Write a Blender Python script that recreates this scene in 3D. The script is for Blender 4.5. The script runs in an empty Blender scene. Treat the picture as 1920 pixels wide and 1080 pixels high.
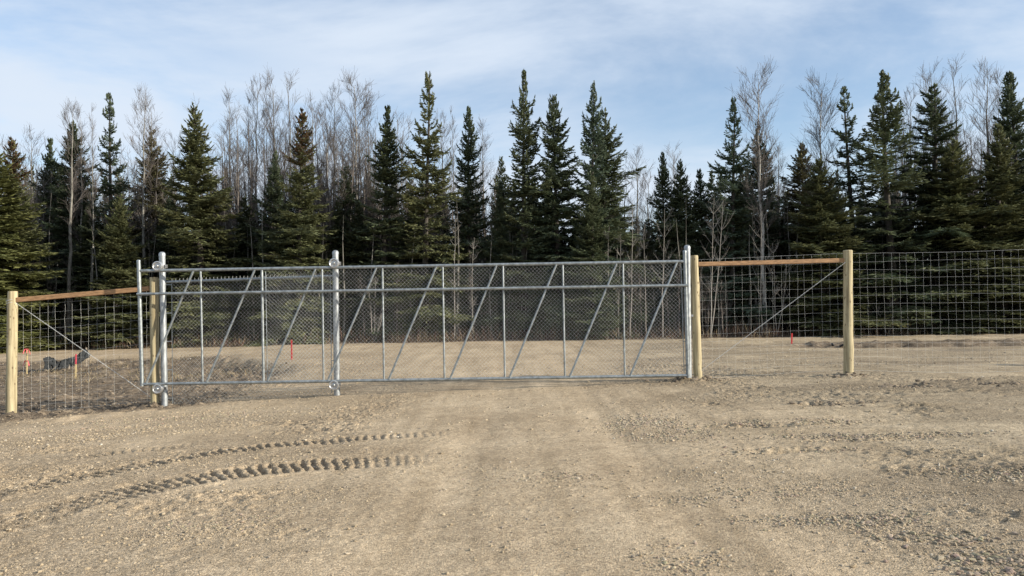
import bpy, math, random
import numpy as np
from mathutils import Matrix, Vector
R = math.radians
C = bpy.context.scene.collection
scene = bpy.context.scene

# ------------------------------------------------------------------ camera
F_PX, CAM_H = 1387.0, 1.6
PITCH, ROLL = R(1.03), R(-0.83)
cam_rot = Matrix.Rotation(R(90) + PITCH, 3, 'X') @ Matrix.Rotation(ROLL, 3, 'Z')
cd = bpy.data.cameras.new('camera'); cam = bpy.data.objects.new('camera', cd); C.objects.link(cam)
cd.sensor_width = 36.0; cd.lens = F_PX / 1920 * 36.0; cd.clip_start = 0.1; cd.clip_end = 3000
cam.matrix_world = Matrix.Translation((0, 0, CAM_H)) @ cam_rot.to_4x4()
scene.camera = cam

# ------------------------------------------------------------------ sky, sun, exposure
SUN_EL, SUN_AZ = 21.0, 108.0          # azimuth from +Y towards +X
w = bpy.data.worlds.new('World'); scene.world = w; w.use_nodes = True
nt = w.node_tree; nt.nodes.clear()
N = nt.nodes.new; L = nt.links.new
out = N('ShaderNodeOutputWorld'); bg = N('ShaderNodeBackground'); bg.inputs[1].default_value = 0.120
sky = N('ShaderNodeTexSky'); sky.sky_type = 'NISHITA'; sky.sun_disc = False
sky.sun_elevation = R(SUN_EL); sky.sun_rotation = R(SUN_AZ); sky.air_density = 1.0; sky.dust_density = 0.6; sky.ozone_density = 2.0
tc = N('ShaderNodeTexCoord'); sep = N('ShaderNodeSeparateXYZ'); L(tc.outputs['Generated'], sep.inputs[0])
mx = N('ShaderNodeMath'); mx.operation = 'MAXIMUM'; mx.inputs[1].default_value = 0.03; L(sep.outputs[2], mx.inputs[0])
ad = N('ShaderNodeMath'); ad.operation = 'ADD'; ad.inputs[1].default_value = 0.14; L(mx.outputs[0], ad.inputs[0])
dv = N('ShaderNodeVectorMath'); dv.operation = 'DIVIDE'; L(tc.outputs['Generated'], dv.inputs[0])
cb = N('ShaderNodeCombineXYZ')
for k in range(3): L(ad.outputs[0], cb.inputs[k])
L(cb.outputs[0], dv.inputs[1])
mp = N('ShaderNodeMapping'); mp.inputs['Scale'].default_value = (0.75, 0.9, 0.0); mp.inputs['Rotation'].default_value = (0, 0, R(14))
mp.inputs['Location'].default_value = (4.1, 4.4, 0.0)
L(dv.outputs[0], mp.inputs[0])
n1 = N('ShaderNodeTexNoise'); n1.inputs['Scale'].default_value = 1.0; n1.inputs['Detail'].default_value = 7; n1.inputs['Roughness'].default_value = 0.59
n1.inputs['Distortion'].default_value = 0.35
L(mp.outputs[0], n1.inputs['Vector'])
r1 = N('ShaderNodeValToRGB'); r1.color_ramp.elements[0].position = 0.33; r1.color_ramp.elements[1].position = 0.62
r1.color_ramp.elements[0].color = (0.18, 0.18, 0.18, 1); r1.color_ramp.elements[1].color = (0.97, 0.97, 0.97, 1)
r1.color_ramp.interpolation = 'EASE'
L(n1.outputs[0], r1.inputs[0])
cl = N('ShaderNodeMix'); cl.data_type = 'RGBA'
n2 = N('ShaderNodeTexNoise'); n2.inputs['Scale'].default_value = 0.6; n2.inputs['Detail'].default_value = 3; L(mp.outputs[0], n2.inputs['Vector'])
cc = N('ShaderNodeMix'); cc.data_type = 'RGBA'
cc.inputs[6].default_value = (3.6, 4.15, 4.95, 1); cc.inputs[7].default_value = (4.15, 4.6, 5.15, 1)
L(n2.outputs[0], cc.inputs[0])
def gap(d0, size, amt, src):      # a clearer patch of blue in the cloud, in a world direction
    sb = N('ShaderNodeVectorMath'); sb.operation = 'SUBTRACT'; sb.inputs[1].default_value = d0; L(tc.outputs['Generated'], sb.inputs[0])
    dvs = N('ShaderNodeVectorMath'); dvs.operation = 'DIVIDE'; dvs.inputs[1].default_value = size; L(sb.outputs[0], dvs.inputs[0])
    ln = N('ShaderNodeVectorMath'); ln.operation = 'LENGTH'; L(dvs.outputs[0], ln.inputs[0])
    wob = N('ShaderNodeMath'); wob.operation = 'MULTIPLY_ADD'; wob.inputs[1].default_value = 1.6; L(n1.outputs[0], wob.inputs[0]); L(ln.outputs['Value'], wob.inputs[2])
    mr = N('ShaderNodeMapRange'); mr.interpolation_type = 'SMOOTHSTEP'; mr.inputs[1].default_value = 0.75; mr.inputs[2].default_value = 2.1; mr.inputs[3].default_value = 1 - amt; mr.inputs[4].default_value = 1.0; L(wob.outputs[0], mr.inputs[0])
    mu = N('ShaderNodeMath'); mu.operation = 'MULTIPLY'; L(src, mu.inputs[0]); L(mr.outputs[0], mu.inputs[1]); return mu.outputs[0]
fac = gap((.215, .95, .225), (.20, .3, .060), .72, r1.outputs[0])
fac = gap((-.34, .89, .30), (.17, .3, .045), .40, fac)
L(fac, cl.inputs[0]); L(sky.outputs[0], cl.inputs[6]); L(cc.outputs[2], cl.inputs[7])
L(cl.outputs[2], bg.inputs[0]); L(bg.outputs[0], out.inputs[0])

sd = bpy.data.lights.new('sun', 'SUN'); sd.energy = 4.8; sd.angle = R(0.5); sd.color = (1.0, 0.91, 0.76)
so = bpy.data.objects.new('sun', sd); C.objects.link(so)
sv = Vector((math.cos(R(SUN_EL)) * math.sin(R(SUN_AZ)), math.cos(R(SUN_EL)) * math.cos(R(SUN_AZ)), math.sin(R(SUN_EL))))
so.rotation_euler = sv.to_track_quat('Z', 'Y').to_euler(); so.location = sv * 60
scene.view_settings.view_transform = 'Standard'; scene.view_settings.look = 'None'
scene.view_settings.gamma = 1.0; scene.view_settings.exposure = 0.66

# ------------------------------------------------------------------ helpers
rng = np.random.default_rng(11)
def P(px, py, Y):
    """point seen at photo pixel (px, py), at distance Y in front of the camera"""
    d = cam_rot @ Vector(((px - 960.0), (540.0 - py), -F_PX))
    k = Y / d.y
    return Vector((d.x * k, Y, CAM_H + d.z * k))

def tag(o, label=None, cat=None, group=None, kind=None):
    if label: o['label'] = label
    if cat: o['category'] = cat
    if group: o['group'] = group
    if kind: o['kind'] = kind
    return o
def empty(name, loc, label=None, cat=None, group=None):
    o = bpy.data.objects.new(name, None); C.objects.link(o); o.location = loc
    o.empty_display_size = 0.2
    return tag(o, label, cat, group)
def mesh_np(name, v, f, smooth=False):
    """mesh from numpy verts and a face array (n,3) or (n,4), or a list of such arrays"""
    fs = f if isinstance(f, list) else [f]
    fs = [np.asarray(a, dtype=np.int32) for a in fs if len(a)]
    me = bpy.data.meshes.new(name)
    v = np.asarray(v, dtype=np.float32)
    me.vertices.add(len(v)); me.vertices.foreach_set('co', v.ravel())
    loops = np.concatenate([a.ravel() for a in fs]); tot = np.concatenate([np.full(len(a), a.shape[1], np.int32) for a in fs])
    me.loops.add(len(loops)); me.loops.foreach_set('vertex_index', loops)
    me.polygons.add(len(tot)); st = np.concatenate([[0], np.cumsum(tot)[:-1]]).astype(np.int32)
    me.polygons.foreach_set('loop_start', st); me.polygons.foreach_set('loop_total', tot)
    me.polygons.foreach_set('use_smooth', np.full(len(tot), smooth, dtype=bool))
    me.update(calc_edges=True)
    return me
def color_attr(me, name, cols):
    a = me.color_attributes.new(name, 'FLOAT_COLOR', 'POINT')
    c = np.ones((len(cols), 4), np.float32); c[:, :cols.shape[1]] = cols
    a.data.foreach_set('color', c.ravel())
def link(name, me, mat, parent=None, world=True):
    o = bpy.data.objects.new(name, me); C.objects.link(o)
    if mat: me.materials.append(mat)
    if parent:
        o.parent = parent
        if world: o.matrix_parent_inverse = Matrix.Translation(-Vector(parent.location))
    return o

class MB:
    """collects shapes into one mesh"""
    def __init__(s): s.v = []; s.q = []; s.t = []; s.n = 0
    def add(s, v, q=None, t=None):
        v = np.asarray(v, float); s.v.append(v)
        if q is not None and len(q): s.q.append(np.asarray(q) + s.n)
        if t is not None and len(t): s.t.append(np.asarray(t) + s.n)
        s.n += len(v)
    def tube(s, pts, rad, sides=8, cap=True):
        pts = np.asarray(pts, float); n = len(pts); rad = np.broadcast_to(np.asarray(rad, float), (n,))
        tan = np.gradient(pts, axis=0); tan /= np.linalg.norm(tan, axis=1)[:, None] + 1e-12
        ref = np.array([0, 0, 1.0]) if abs(tan[:, 2]).mean() < 0.8 else np.array([0, 1.0, 0])
        a = np.cross(tan, ref); a /= np.linalg.norm(a, axis=1)[:, None] + 1e-12
        b = np.cross(tan, a)
        th = np.arange(sides) * 2 * math.pi / sides
        ring = pts[:, None, :] + rad[:, None, None] * (np.cos(th)[None, :, None] * a[:, None, :] + np.sin(th)[None, :, None] * b[:, None, :])
        i = np.arange(n - 1)[:, None] * sides; j = np.arange(sides)[None, :]; j2 = (j + 1) % sides
        q = np.stack([i + j, i + sides + j, i + sides + j2, i + j2], -1).reshape(-1, 4)
        v = ring.reshape(-1, 3); t = None
        if cap and sides > 3:
            v = np.vstack([v, pts[:1], pts[-1:]]); c0, c1 = n * sides, n * sides + 1
            jj = np.arange(sides); t = np.vstack([np.stack([np.full(sides, c0), jj, (jj + 1) % sides], -1),
                                                  np.stack([np.full(sides, c1), (n - 1) * sides + (jj + 1) % sides, (n - 1) * sides + jj], -1)])
        s.add(v, q, t)
    def lathe(s, prof, origin, axis='Z', sides=24):
        prof = np.asarray(prof, float); n = len(prof); th = np.arange(sides) * 2 * math.pi / sides
        r, h = prof[:, 0][:, None], prof[:, 1][:, None]
        x, y, z = r * np.cos(th), r * np.sin(th), h + 0 * th
        v = np.stack([x, y, z], -1) if axis == 'Z' else np.stack([x, -z, y], -1)
        i = np.arange(n - 1)[:, None] * sides; j = np.arange(sides)[None, :]; j2 = (j + 1) % sides
        s.add(v.reshape(-1, 3) + np.asarray(origin, float), np.stack([i + j, i + j2, i + sides + j2, i + sides + j], -1).reshape(-1, 4))
    def box(s, a, b):
        a = np.asarray(a, float); b = np.asarray(b, float)
        v = np.array([[x, y, z] for x in (a[0], b[0]) for y in (a[1], b[1]) for z in (a[2], b[2])])
        s.add(v, [[0, 1, 3, 2], [4, 6, 7, 5], [0, 4, 5, 1], [2, 3, 7, 6], [0, 2, 6, 4], [1, 5, 7, 3]])
    def build(s, name, mat, parent=None, smooth=True):
        fs = []
        if s.q: fs.append(np.vstack(s.q))
        if s.t: fs.append(np.vstack(s.t))
        me = mesh_np(name, np.vstack(s.v), fs, smooth)
        o = link(name, me, mat, parent)
        if smooth:
            try: me.set_sharp_from_angle(angle=R(40))
            except Exception: pass
        return o

# lattice noise, periodic over 256 cells
_lat = np.random.default_rng(5).random((256, 256))
def vnoise(x, y):
    xi = np.floor(x).astype(int); yi = np.floor(y).astype(int); fx = x - xi; fy = y - yi
    fx = fx * fx * fx * (fx * (fx * 6 - 15) + 10); fy = fy * fy * fy * (fy * (fy * 6 - 15) + 10)
    x0, x1, y0, y1 = xi & 255, (xi + 1) & 255, yi & 255, (yi + 1) & 255
    return (_lat[x0, y0] * (1 - fx) + _lat[x1, y0] * fx) * (1 - fy) + (_lat[x0, y1] * (1 - fx) + _lat[x1, y1] * fx) * fy
def fbm(x, y, oct=4, gain=0.5):
    s = 0; a = 1; t = 0
    for k in range(oct):
        s = s + a * (vnoise(x * 2**k + 17.3 * k, y * 2**k + 9.1 * k) - 0.5); t += a; a *= gain
    return s / t * 2
def sst(a, b, x):
    t = np.clip((x - a) / (b - a), 0, 1); return t * t * (3 - 2 * t)

# ------------------------------------------------------------------ materials
def mat(name):
    m = bpy.data.materials.new(name); m.use_nodes = True
    t = m.node_tree; b = t.nodes['Principled BSDF']
    return m, t, b, (lambda k: t.nodes.new(k)), t.links.new
def simple(name, col, rough=0.8, metal=0.0, nscale=30, namp=0.25, bump=0.0, bdist=0.004, stretch=(1, 1, 1)):
    m, t, b, n, l = mat(name)
    tc = n('ShaderNodeTexCoord'); mp = n('ShaderNodeMapping'); mp.inputs['Scale'].default_value = stretch; l(tc.outputs['Object'], mp.inputs[0])
    no = n('ShaderNodeTexNoise'); no.inputs['Scale'].default_value = nscale; no.inputs['Detail'].default_value = 5; l(mp.outputs[0], no.inputs['Vector'])
    r = n('ShaderNodeValToRGB'); c = np.array(col)
    r.color_ramp.elements[0].position = 0.3; r.color_ramp.elements[1].position = 0.7
    r.color_ramp.elements[0].color = (*np.clip(c * (1 - namp), 0, 1), 1); r.color_ramp.elements[1].color = (*np.clip(c * (1 + namp), 0, 1), 1)
    l(no.outputs[0], r.inputs[0]); l(r.outputs[0], b.inputs['Base Color'])
    b.inputs['Roughness'].default_value = rough; b.inputs['Metallic'].default_value = metal
    if bump:
        bp = n('ShaderNodeBump'); bp.inputs['Strength'].default_value = bump; bp.inputs['Distance'].default_value = bdist
        l(no.outputs[0], bp.inputs['Height']); l(bp.outputs[0], b.inputs['Normal'])
    return m
M = {}
M['galv'] = simple('galvanised_steel', (0.27, 0.295, 0.305), 0.45, 0.65, 16, 0.34, 0.05)
M['galv_post'] = simple('galvanised_post_steel', (0.31, 0.33, 0.345), 0.48, 0.55, 28, 0.34, 0.05, stretch=(1, 1, .35))
M['wire'] = simple('galvanised_wire', (0.60, 0.61, 0.60), 0.5, 0.4, 60, 0.15)
M['cast'] = simple('cast_roller_metal', (0.50, 0.50, 0.50), 0.35, 0.8, 50, 0.15)
M['board'] = simple('brown_stained_board', (0.31, 0.18, 0.09), 0.8, 0, 10, 0.42, 0.15, stretch=(1, 8, 8))
M['red'] = simple('red_paint', (0.42, 0.018, 0.02), 0.6, 0, 30, 0.2)
M['pink'] = simple('pink_flagging', (0.55, 0.07, 0.09), 0.6, 0, 30, 0.2)
M['lath'] = simple('pine_lath', (0.55, 0.43, 0.22), 0.8, 0, 30, 0.2)
M['silt'] = simple('black_woven_fabric', (0.012, 0.015, 0.018), 0.8, 0, 60, 0.35, 0.3)
M['black'] = simple('black_rubber', (0.02, 0.02, 0.022), 0.6, 0, 40, 0.3)
M['deadwood'] = simple('dead_wood', (0.33, 0.28, 0.22), 0.9, 0, 20, 0.3)
M['spruce_bark'] = simple('spruce_bark', (0.050, 0.043, 0.036), 0.95, 0, 18, 0.45, 0.4, 0.01, (1, 1, .5))

def wood_post_mat():
    m, t, b, n, l = mat('peeled_pine')
    tc = n('ShaderNodeTexCoord'); mp = n('ShaderNodeMapping'); mp.inputs['Scale'].default_value = (14, 14, 0.7); l(tc.outputs['Object'], mp.inputs[0])
    no = n('ShaderNodeTexNoise'); no.inputs['Scale'].default_value = 2.2; no.inputs['Detail'].default_value = 6; l(mp.outputs[0], no.inputs['Vector'])
    r = n('ShaderNodeValToRGB'); e = r.color_ramp.elements; e[0].position = 0.32; e[1].position = 0.68
    e[0].color = (0.21, 0.165, 0.09, 1); e[1].color = (0.50, 0.43, 0.265, 1); l(no.outputs[0], r.inputs[0])
    mp2 = n('ShaderNodeMapping'); mp2.inputs['Scale'].default_value = (1, 1, 0.55); l(tc.outputs['Object'], mp2.inputs[0])
    vo = n('ShaderNodeTexVoronoi'); vo.inputs['Scale'].default_value = 13; l(mp2.outputs[0], vo.inputs['Vector'])
    r2 = n('ShaderNodeValToRGB'); e = r2.color_ramp.elements; e[0].position = 0.09; e[1].position = 0.22
    e[0].color = (0.28, 0.2, 0.14, 1); e[1].color = (1, 1, 1, 1); l(vo.outputs['Distance'], r2.inputs[0])
    mul = n('ShaderNodeMix'); mul.data_type = 'RGBA'; mul.blend_type = 'MULTIPLY'; mul.inputs[0].default_value = 0.8
    l(r.outputs[0], mul.inputs[6]); l(r2.outputs[0], mul.inputs[7]); l(mul.outputs[2], b.inputs['Base Color'])
    b.inputs['Roughness'].default_value = 0.75
    bp = n('ShaderNodeBump'); bp.inputs['Strength'].default_value = 0.35; bp.inputs['Distance'].default_value = 0.006; l(no.outputs[0], bp.inputs['Height']); l(bp.outputs[0], b.inputs['Normal'])
    return m
M['post_wood'] = wood_post_mat()

def foliage_mat():
    m, t, b, n, l = mat('spruce_needles')
    a = n('ShaderNodeAttribute'); a.attribute_name = 'tint'
    oi = n('ShaderNodeObjectInfo')
    hs = n('ShaderNodeHueSaturation'); l(a.outputs['Color'], hs.inputs['Color'])
    l(a.outputs['Color'], hs.inputs['Color'])
    mulc = n('ShaderNodeMix'); mulc.data_type = 'RGBA'; mulc.blend_type = 'MULTIPLY'; mulc.inputs[0].default_value = 1.0
    l(a.outputs['Color'], mulc.inputs[6]); l(oi.outputs['Color'], mulc.inputs[7])
    l(mulc.outputs[2], b.inputs['Base Color'])
    b.inputs['Roughness'].default_value = 0.55; b.inputs['Specular IOR Level'].default_value = 0.35
    tr = n('ShaderNodeBsdfTranslucent'); l(mulc.outputs[2], tr.inputs['Color']); ms = n('ShaderNodeMixShader'); ms.inputs[0].default_value = 0.25
    l(b.outputs[0], ms.inputs[1]); l(tr.outputs[0], ms.inputs[2]); l(ms.outputs[0], t.nodes['Material Output'].inputs['Surface'])
    return m
M['needles'] = foliage_mat()
def bark_mat(name, c0, c1, mark):
    m, t, b, n, l = mat(name)
    tc = n('ShaderNodeTexCoord'); mp = n('ShaderNodeMapping'); mp.inputs['Scale'].default_value = (2, 2, 1.2); l(tc.outputs['Object'], mp.inputs[0])
    no = n('ShaderNodeTexNoise'); no.inputs['Scale'].default_value = 3.5; no.inputs['Detail'].default_value = 6; l(mp.outputs[0], no.inputs['Vector'])
    r = n('ShaderNodeValToRGB'); e = r.color_ramp.elements; e[0].position = 0.36; e[1].position = 0.6
    e[0].color = (*mark, 1); e[1].color = (*c1, 1); k = e.new(0.45); k.color = (*c0, 1)
    l(no.outputs[0], r.inputs[0]); l(r.outputs[0], b.inputs['Base Color']); b.inputs['Roughness'].default_value = 0.85
    return m
M['aspen_bark'] = bark_mat('aspen_bark', (0.15, 0.142, 0.122), (0.22, 0.21, 0.185), (0.09, 0.08, 0.07))
M['birch_bark'] = bark_mat('birch_bark', (0.27, 0.26, 0.235), (0.38, 0.365, 0.335), (0.12, 0.10, 0.09))
M['twigs'] = simple('bare_twigs', (0.10, 0.086, 0.077), 0.85, 0, 3, 0.3)
M['thicket'] = simple('leafless_thicket', (0.125, 0.108, 0.096), 0.85, 0, 3, 0.35)
M['sapling'] = simple('pale_sapling_bark', (0.25, 0.23, 0.205), 0.8, 0, 4, 0.25)

def ground_mat():
    m, t, b, n, l = mat('gravel_and_dirt')
    g = n('ShaderNodeNewGeometry'); a = n('ShaderNodeAttribute'); a.attribute_name = 'zone'   # R dirt and darkened lug valleys, G compact, B grey/litter
    sp = n('ShaderNodeSeparateColor'); l(a.outputs['Color'], sp.inputs[0])
    def noise(sc, det=4, ro=0.55):
        k = n('ShaderNodeTexNoise'); k.inputs['Scale'].default_value = sc; k.inputs['Detail'].default_value = det; k.inputs['Roughness'].default_value = ro
        l(g.outputs['Position'], k.inputs['Vector']); return k
    def ramp(src, stops):
        r = n('ShaderNodeValToRGB'); e = r.color_ramp.elements
        while len(e) < len(stops): e.new(0.5)
        for k, (p, c) in enumerate(stops): e[k].position = p; e[k].color = (*c, 1)
        l(src, r.inputs[0]); return r
    def mix(f, c1, c2, bt='MIX'):
        k = n('ShaderNodeMix'); k.data_type = 'RGBA'; k.blend_type = bt
        if isinstance(f, float): k.inputs[0].default_value = f
        else: l(f, k.inputs[0])
        for s, c in ((6, c1), (7, c2)):
            if isinstance(c, tuple): k.inputs[s].default_value = (*c, 1)
            else: l(c, k.inputs[s])
        return k.outputs[2]
    big = noise(0.55, 5, 0.6); mid = noise(5, 5, 0.6); fine = noise(70, 3, 0.7)
    tan = ramp(big.outputs[0], [(0.32, (0.285, 0.222, 0.15)), (0.5, (0.355, 0.281, 0.194)), (0.68, (0.41, 0.33, 0.232))]).outputs[0]
    grey = ramp(big.outputs[0], [(0.32, (0.268, 0.217, 0.15)), (0.68, (0.37, 0.306, 0.219))]).outputs[0]
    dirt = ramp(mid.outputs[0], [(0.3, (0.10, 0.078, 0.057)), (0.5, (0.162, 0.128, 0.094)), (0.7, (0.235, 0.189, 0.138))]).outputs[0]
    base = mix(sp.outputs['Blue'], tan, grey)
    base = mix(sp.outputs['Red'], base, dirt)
    m1 = ramp(mid.outputs[0], [(0.3, (0.80, 0.79, 0.77)), (0.7, (1.12, 1.12, 1.12))]).outputs[0]
    base = mix(0.8, base, m1, 'MULTIPLY')
    def streak(sx, sy, rot):      # long faint marks left by wheels and the grader blade
        mp = n('ShaderNodeMapping'); mp.inputs['Scale'].default_value = (sx, sy, 0); mp.inputs['Rotation'].default_value = (0, 0, rot); l(g.outputs['Position'], mp.inputs[0])
        k = n('ShaderNodeTexNoise'); k.inputs['Scale'].default_value = 1; k.inputs['Detail'].default_value = 5; k.inputs['Roughness'].default_value = 0.6; k.inputs['Distortion'].default_value = 0.3; l(mp.outputs[0], k.inputs['Vector'])
        return ramp(k.outputs[0], [(0.34, (0.80, 0.79, 0.77)), (0.5, (1, 1, 1)), (0.66, (1.13, 1.13, 1.13))]).outputs[0]
    base = mix(sp.outputs['Green'], base, mix(0.85, base, streak(3.2, .22, R(4)), 'MULTIPLY'))
    gm = n('ShaderNodeMath'); gm.operation = 'MULTIPLY'; gm.inputs[1].default_value = 0.9; l(sp.outputs['Green'], gm.inputs[0])
    base = mix(gm.outputs[0], base, mix(1.0, base, (1.20, 1.195, 1.18), 'MULTIPLY'))
    base = mix(sp.outputs['Blue'], base, mix(0.9, base, streak(.35, 3.0, R(-6)), 'MULTIPLY'))
    vo = n('ShaderNodeTexVoronoi'); vo.inputs['Scale'].default_value = 75; l(g.outputs['Position'], vo.inputs['Vector'])
    cs = n('ShaderNodeSeparateColor'); l(vo.outputs['Color'], cs.inputs[0])
    st = ramp(cs.outputs[0], [(0.0, (0.5, 0.49, 0.48)), (0.5, (0.98, 0.98, 0.98)), (0.85, (1.2, 1.2, 1.19)), (1.0, (1.55, 1.55, 1.52))]).outputs[0]
    inv = n('ShaderNodeMath'); inv.operation = 'MULTIPLY_ADD'; inv.inputs[1].default_value = -0.25; inv.inputs[2].default_value = 0.9; l(sp.outputs['Green'], inv.inputs[0])
    base = mix(inv.outputs[0], base, mix(1.0, base, st, 'MULTIPLY'))
    grit = noise(38, 4, 0.75)
    base = mix(0.9, base, ramp(grit.outputs[0], [(0.34, (0.72, 0.71, 0.70)), (0.5, (1, 1, 1)), (0.68, (1.16, 1.16, 1.15))]).outputs[0], 'MULTIPLY')
    l(base, b.inputs['Base Color']); b.inputs['Roughness'].default_value = 0.95; b.inputs['Specular IOR Level'].default_value = 0.15
    # bump: grains
    h = n('ShaderNodeMath'); h.operation = 'MULTIPLY_ADD'; h.inputs[1].default_value = -0.5; l(vo.outputs['Distance'], h.inputs[0]); l(fine.outputs[0], h.inputs[2])
    bs = n('ShaderNodeMath'); bs.operation = 'MULTIPLY_ADD'; bs.inputs[1].default_value = -0.25; bs.inputs[2].default_value = 0.7; l(sp.outputs['Green'], bs.inputs[0])
    bp = n('ShaderNodeBump'); bp.inputs['Distance'].default_value = 0.02; l(bs.outputs[0], bp.inputs['Strength']); l(h.outputs[0], bp.inputs['Height'])
    l(bp.outputs[0], b.inputs['Normal'])
    return m
M['ground'] = ground_mat()
def attr_mat(name, attr, rough=0.9):
    m, t, b, n, l = mat(name)
    a = n('ShaderNodeAttribute'); a.attribute_name = attr; l(a.outputs['Color'], b.inputs['Base Color']); b.inputs['Roughness'].default_value = rough
    b.inputs['Specular IOR Level'].default_value = 0.25
    return m
M['stone'] = attr_mat('loose_stone', 'tint')
M['litter'] = attr_mat('brown_undergrowth', 'tint')

# ------------------------------------------------------------------ ground
GX = np.array([-30, -13, -9.5, -6.8, -3.3, 0, 3.3, 6.3, 12, 30]); GZ = np.array([-.55, -.50, -.445, -.30, -.13, -.04, .06, .08, .08, .05])
def drive_mask(x, y):      # 1 on the driveway and yard, 0 on the rough dirt left of it
    edge = -5.6 - 3.5 * sst(18.5, 24, y) + 0.35 * fbm(x * .6, y * .6, 2)
    return sst(-0.9, 0.5, x - edge)
def fence_y(x): return np.interp(x, [-14, -9.5, -7.6, -6], [12.5, 12.75, 13.4, 13.75])
def dirt_mask(x, y):
    return (1 - drive_mask(x, y)) * sst(-0.5, 0.25, y - fence_y(x) + 0.35 * fbm(x * 1.1, y * 1.1, 3)) * (1 - sst(24.2, 24.9, y + 0.25 * fbm(x * .5, y * .5, 2)))
def road_mask(x, y):
    near = np.where(x < 0, 24.7, 25.9); n_ = 0.2 * fbm(x * .4, y * .4, 2)
    return sst(-.3, .3, y - near + n_) * (1 - sst(-.25, .25, y - 29.5 + n_))
def base_h(x, y):
    g = np.interp(x, GX, GZ); h = g * sst(2, 13.5, y)
    far = 0.0 + 0 * x
    left = np.interp(y, [13.5, 16, 19, 21.5, 24.6, 26], [0, -.02, .02, .06, .36, .42])   # relative to g
    dm = 1 - drive_mask(x, y)
    hb = np.where(y > 13.5, g * (1 - sst(14.5, 21, y)), h)                                 # yard levels out behind the gate
    hl = np.where(y > 13.5, np.minimum(g + left, 0.02), h)
    h = hb * (1 - dm) + hl * dm
    ditch = sst(8.5, 11, x) * np.exp(-((y - 24.0) / 0.7) ** 2) * 0.22
    h = h - ditch
    h = h + sst(30, 38, y) * 0.25
    return h

def track_pts(pix):
    p = [P(a, b_, 5) for a, b_ in pix]; res = []
    for q in p:
        d = q - Vector((0, 0, CAM_H)); k = -(CAM_H + 0.03) / d.z
        res.append((d.x * k, d.y * k))
    res = np.array(res)
    t = np.linspace(0, len(res) - 1, 160); i = np.arange(len(res))
    xs, ys = np.interp(t, i, res[:, 0]), np.interp(t, i, res[:, 1])
    kf = np.ones(15) / 15
    xs[8:-8] = np.convolve(np.pad(xs, 7, 'edge'), kf, 'valid')[8:-8]; ys[8:-8] = np.convolve(np.pad(ys, 7, 'edge'), kf, 'valid')[8:-8]
    return np.stack([xs, ys], 1)
TRACKS = [  # pixels along the track, width, depth, lug pitch, slant, start fade, end fade
    (track_pts([(-260, 1075), (-120, 1030), (0, 985), (100, 952), (200, 926), (300, 905), (400, 889), (500, 878), (600, 869), (700, 863), (845, 858)]), .60, .032, .102, 0.06),
    (track_pts([(-260, 985), (-120, 950), (0, 917), (100, 896), (200, 876), (330, 852), (450, 836), (560, 825), (700, 816), (870, 810)]), .40, .028, .102, 0.06),
    (track_pts([(40, 858), (120, 847), (200, 835), (270, 828), (340, 823), (420, 818)]), .34, .020, .105, 0.06),
    (track_pts([(990, 804), (1040, 805), (1090, 804)]), .22, .015, .13, 0.3),
]
PITS = [(1565, 757, .55, .16, .07), (1692, 725, .5, .16, .06), (1785, 715, .5, .14, .05), (1885, 723, .6, .16, .06), (1705, 738, .45, .12, .04),
        (1575, 707, .75, .22, .07), (1480, 838, .5, .12, .04), (1390, 795, .6, .12, .04), (1310, 712, .4, .15, .05), (1640, 820, .7, .1, .03), (1500, 795, .8, .1, .03)]
def ground_xy(px, py, z=0.0):
    d = P(px, py, 5) - Vector((0, 0, CAM_H)); k = (z - CAM_H) / d.z
    return d.x * k, d.y * k
def stamp_tracks(x, y):
    dz = np.zeros_like(x); rough = np.zeros_like(x)
    for pts, wd, dep, pitch, slant in TRACKS:
        lo = pts.min(0) - 0.6; hi = pts.max(0) + 0.6
        idx = np.where((x > lo[0]) & (x < hi[0]) & (y > lo[1]) & (y < hi[1]))[0]
        if not len(idx): continue
        a = pts[:-1]; bb = pts[1:]; ab = bb - a; ln = np.linalg.norm(ab, axis=1); cum = np.concatenate([[0], np.cumsum(ln)])
        for ch in np.array_split(idx, max(1, len(idx) // 20000)):
            px = np.stack([x[ch], y[ch]], 1)
            ap = px[:, None, :] - a[None]; tt = np.clip((ap * ab).sum(-1) / (ln ** 2), 0, 1)
            dd = ap - tt[..., None] * ab; d2 = (dd ** 2).sum(-1); k = d2.argmin(1); r = np.arange(len(ch))
            s = cum[k] + tt[r, k] * ln[k]; crossz = ab[k, 0] * dd[r, k, 1] - ab[k, 1] * dd[r, k, 0]
            d = np.sign(crossz) * np.sqrt(d2[r, k])
            tl = cum[-1]; fade = sst(0.0, 0.8, s) * (1 - .6 * sst(tl - 1.6, tl - .5, s)) * (1 - sst(tl - .6, tl - 0.02, s))
            fade = fade * (0.85 + 0.25 * np.clip(0.5 + fbm(s * 1.3, d * 0 + 3.3, 2), 0, 1))
            inside = 1 - sst(wd * .36, wd * .52, np.abs(d + 0.05 * fbm(s * 4, d * 4, 2)))
            ph = (s + d * slant + 0.022 * fbm(s * 7, d * 7, 2)) / pitch
            lug = np.clip(np.sin(ph * 2 * math.pi) * 2.4 + .35, -1, 1)
            berm = np.exp(-((np.abs(d) - wd * .55) / .06) ** 2) * (0.5 + fbm(s * 9, d * 9, 2))
            dz[ch] += fade * (inside * (-dep * .42 + dep * .5 * lug + dep * 0.55 * fbm(px[:, 0] * 15, px[:, 1] * 16, 2)) + berm * dep * .5)
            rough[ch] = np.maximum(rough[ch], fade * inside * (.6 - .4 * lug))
    return dz, rough
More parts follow.
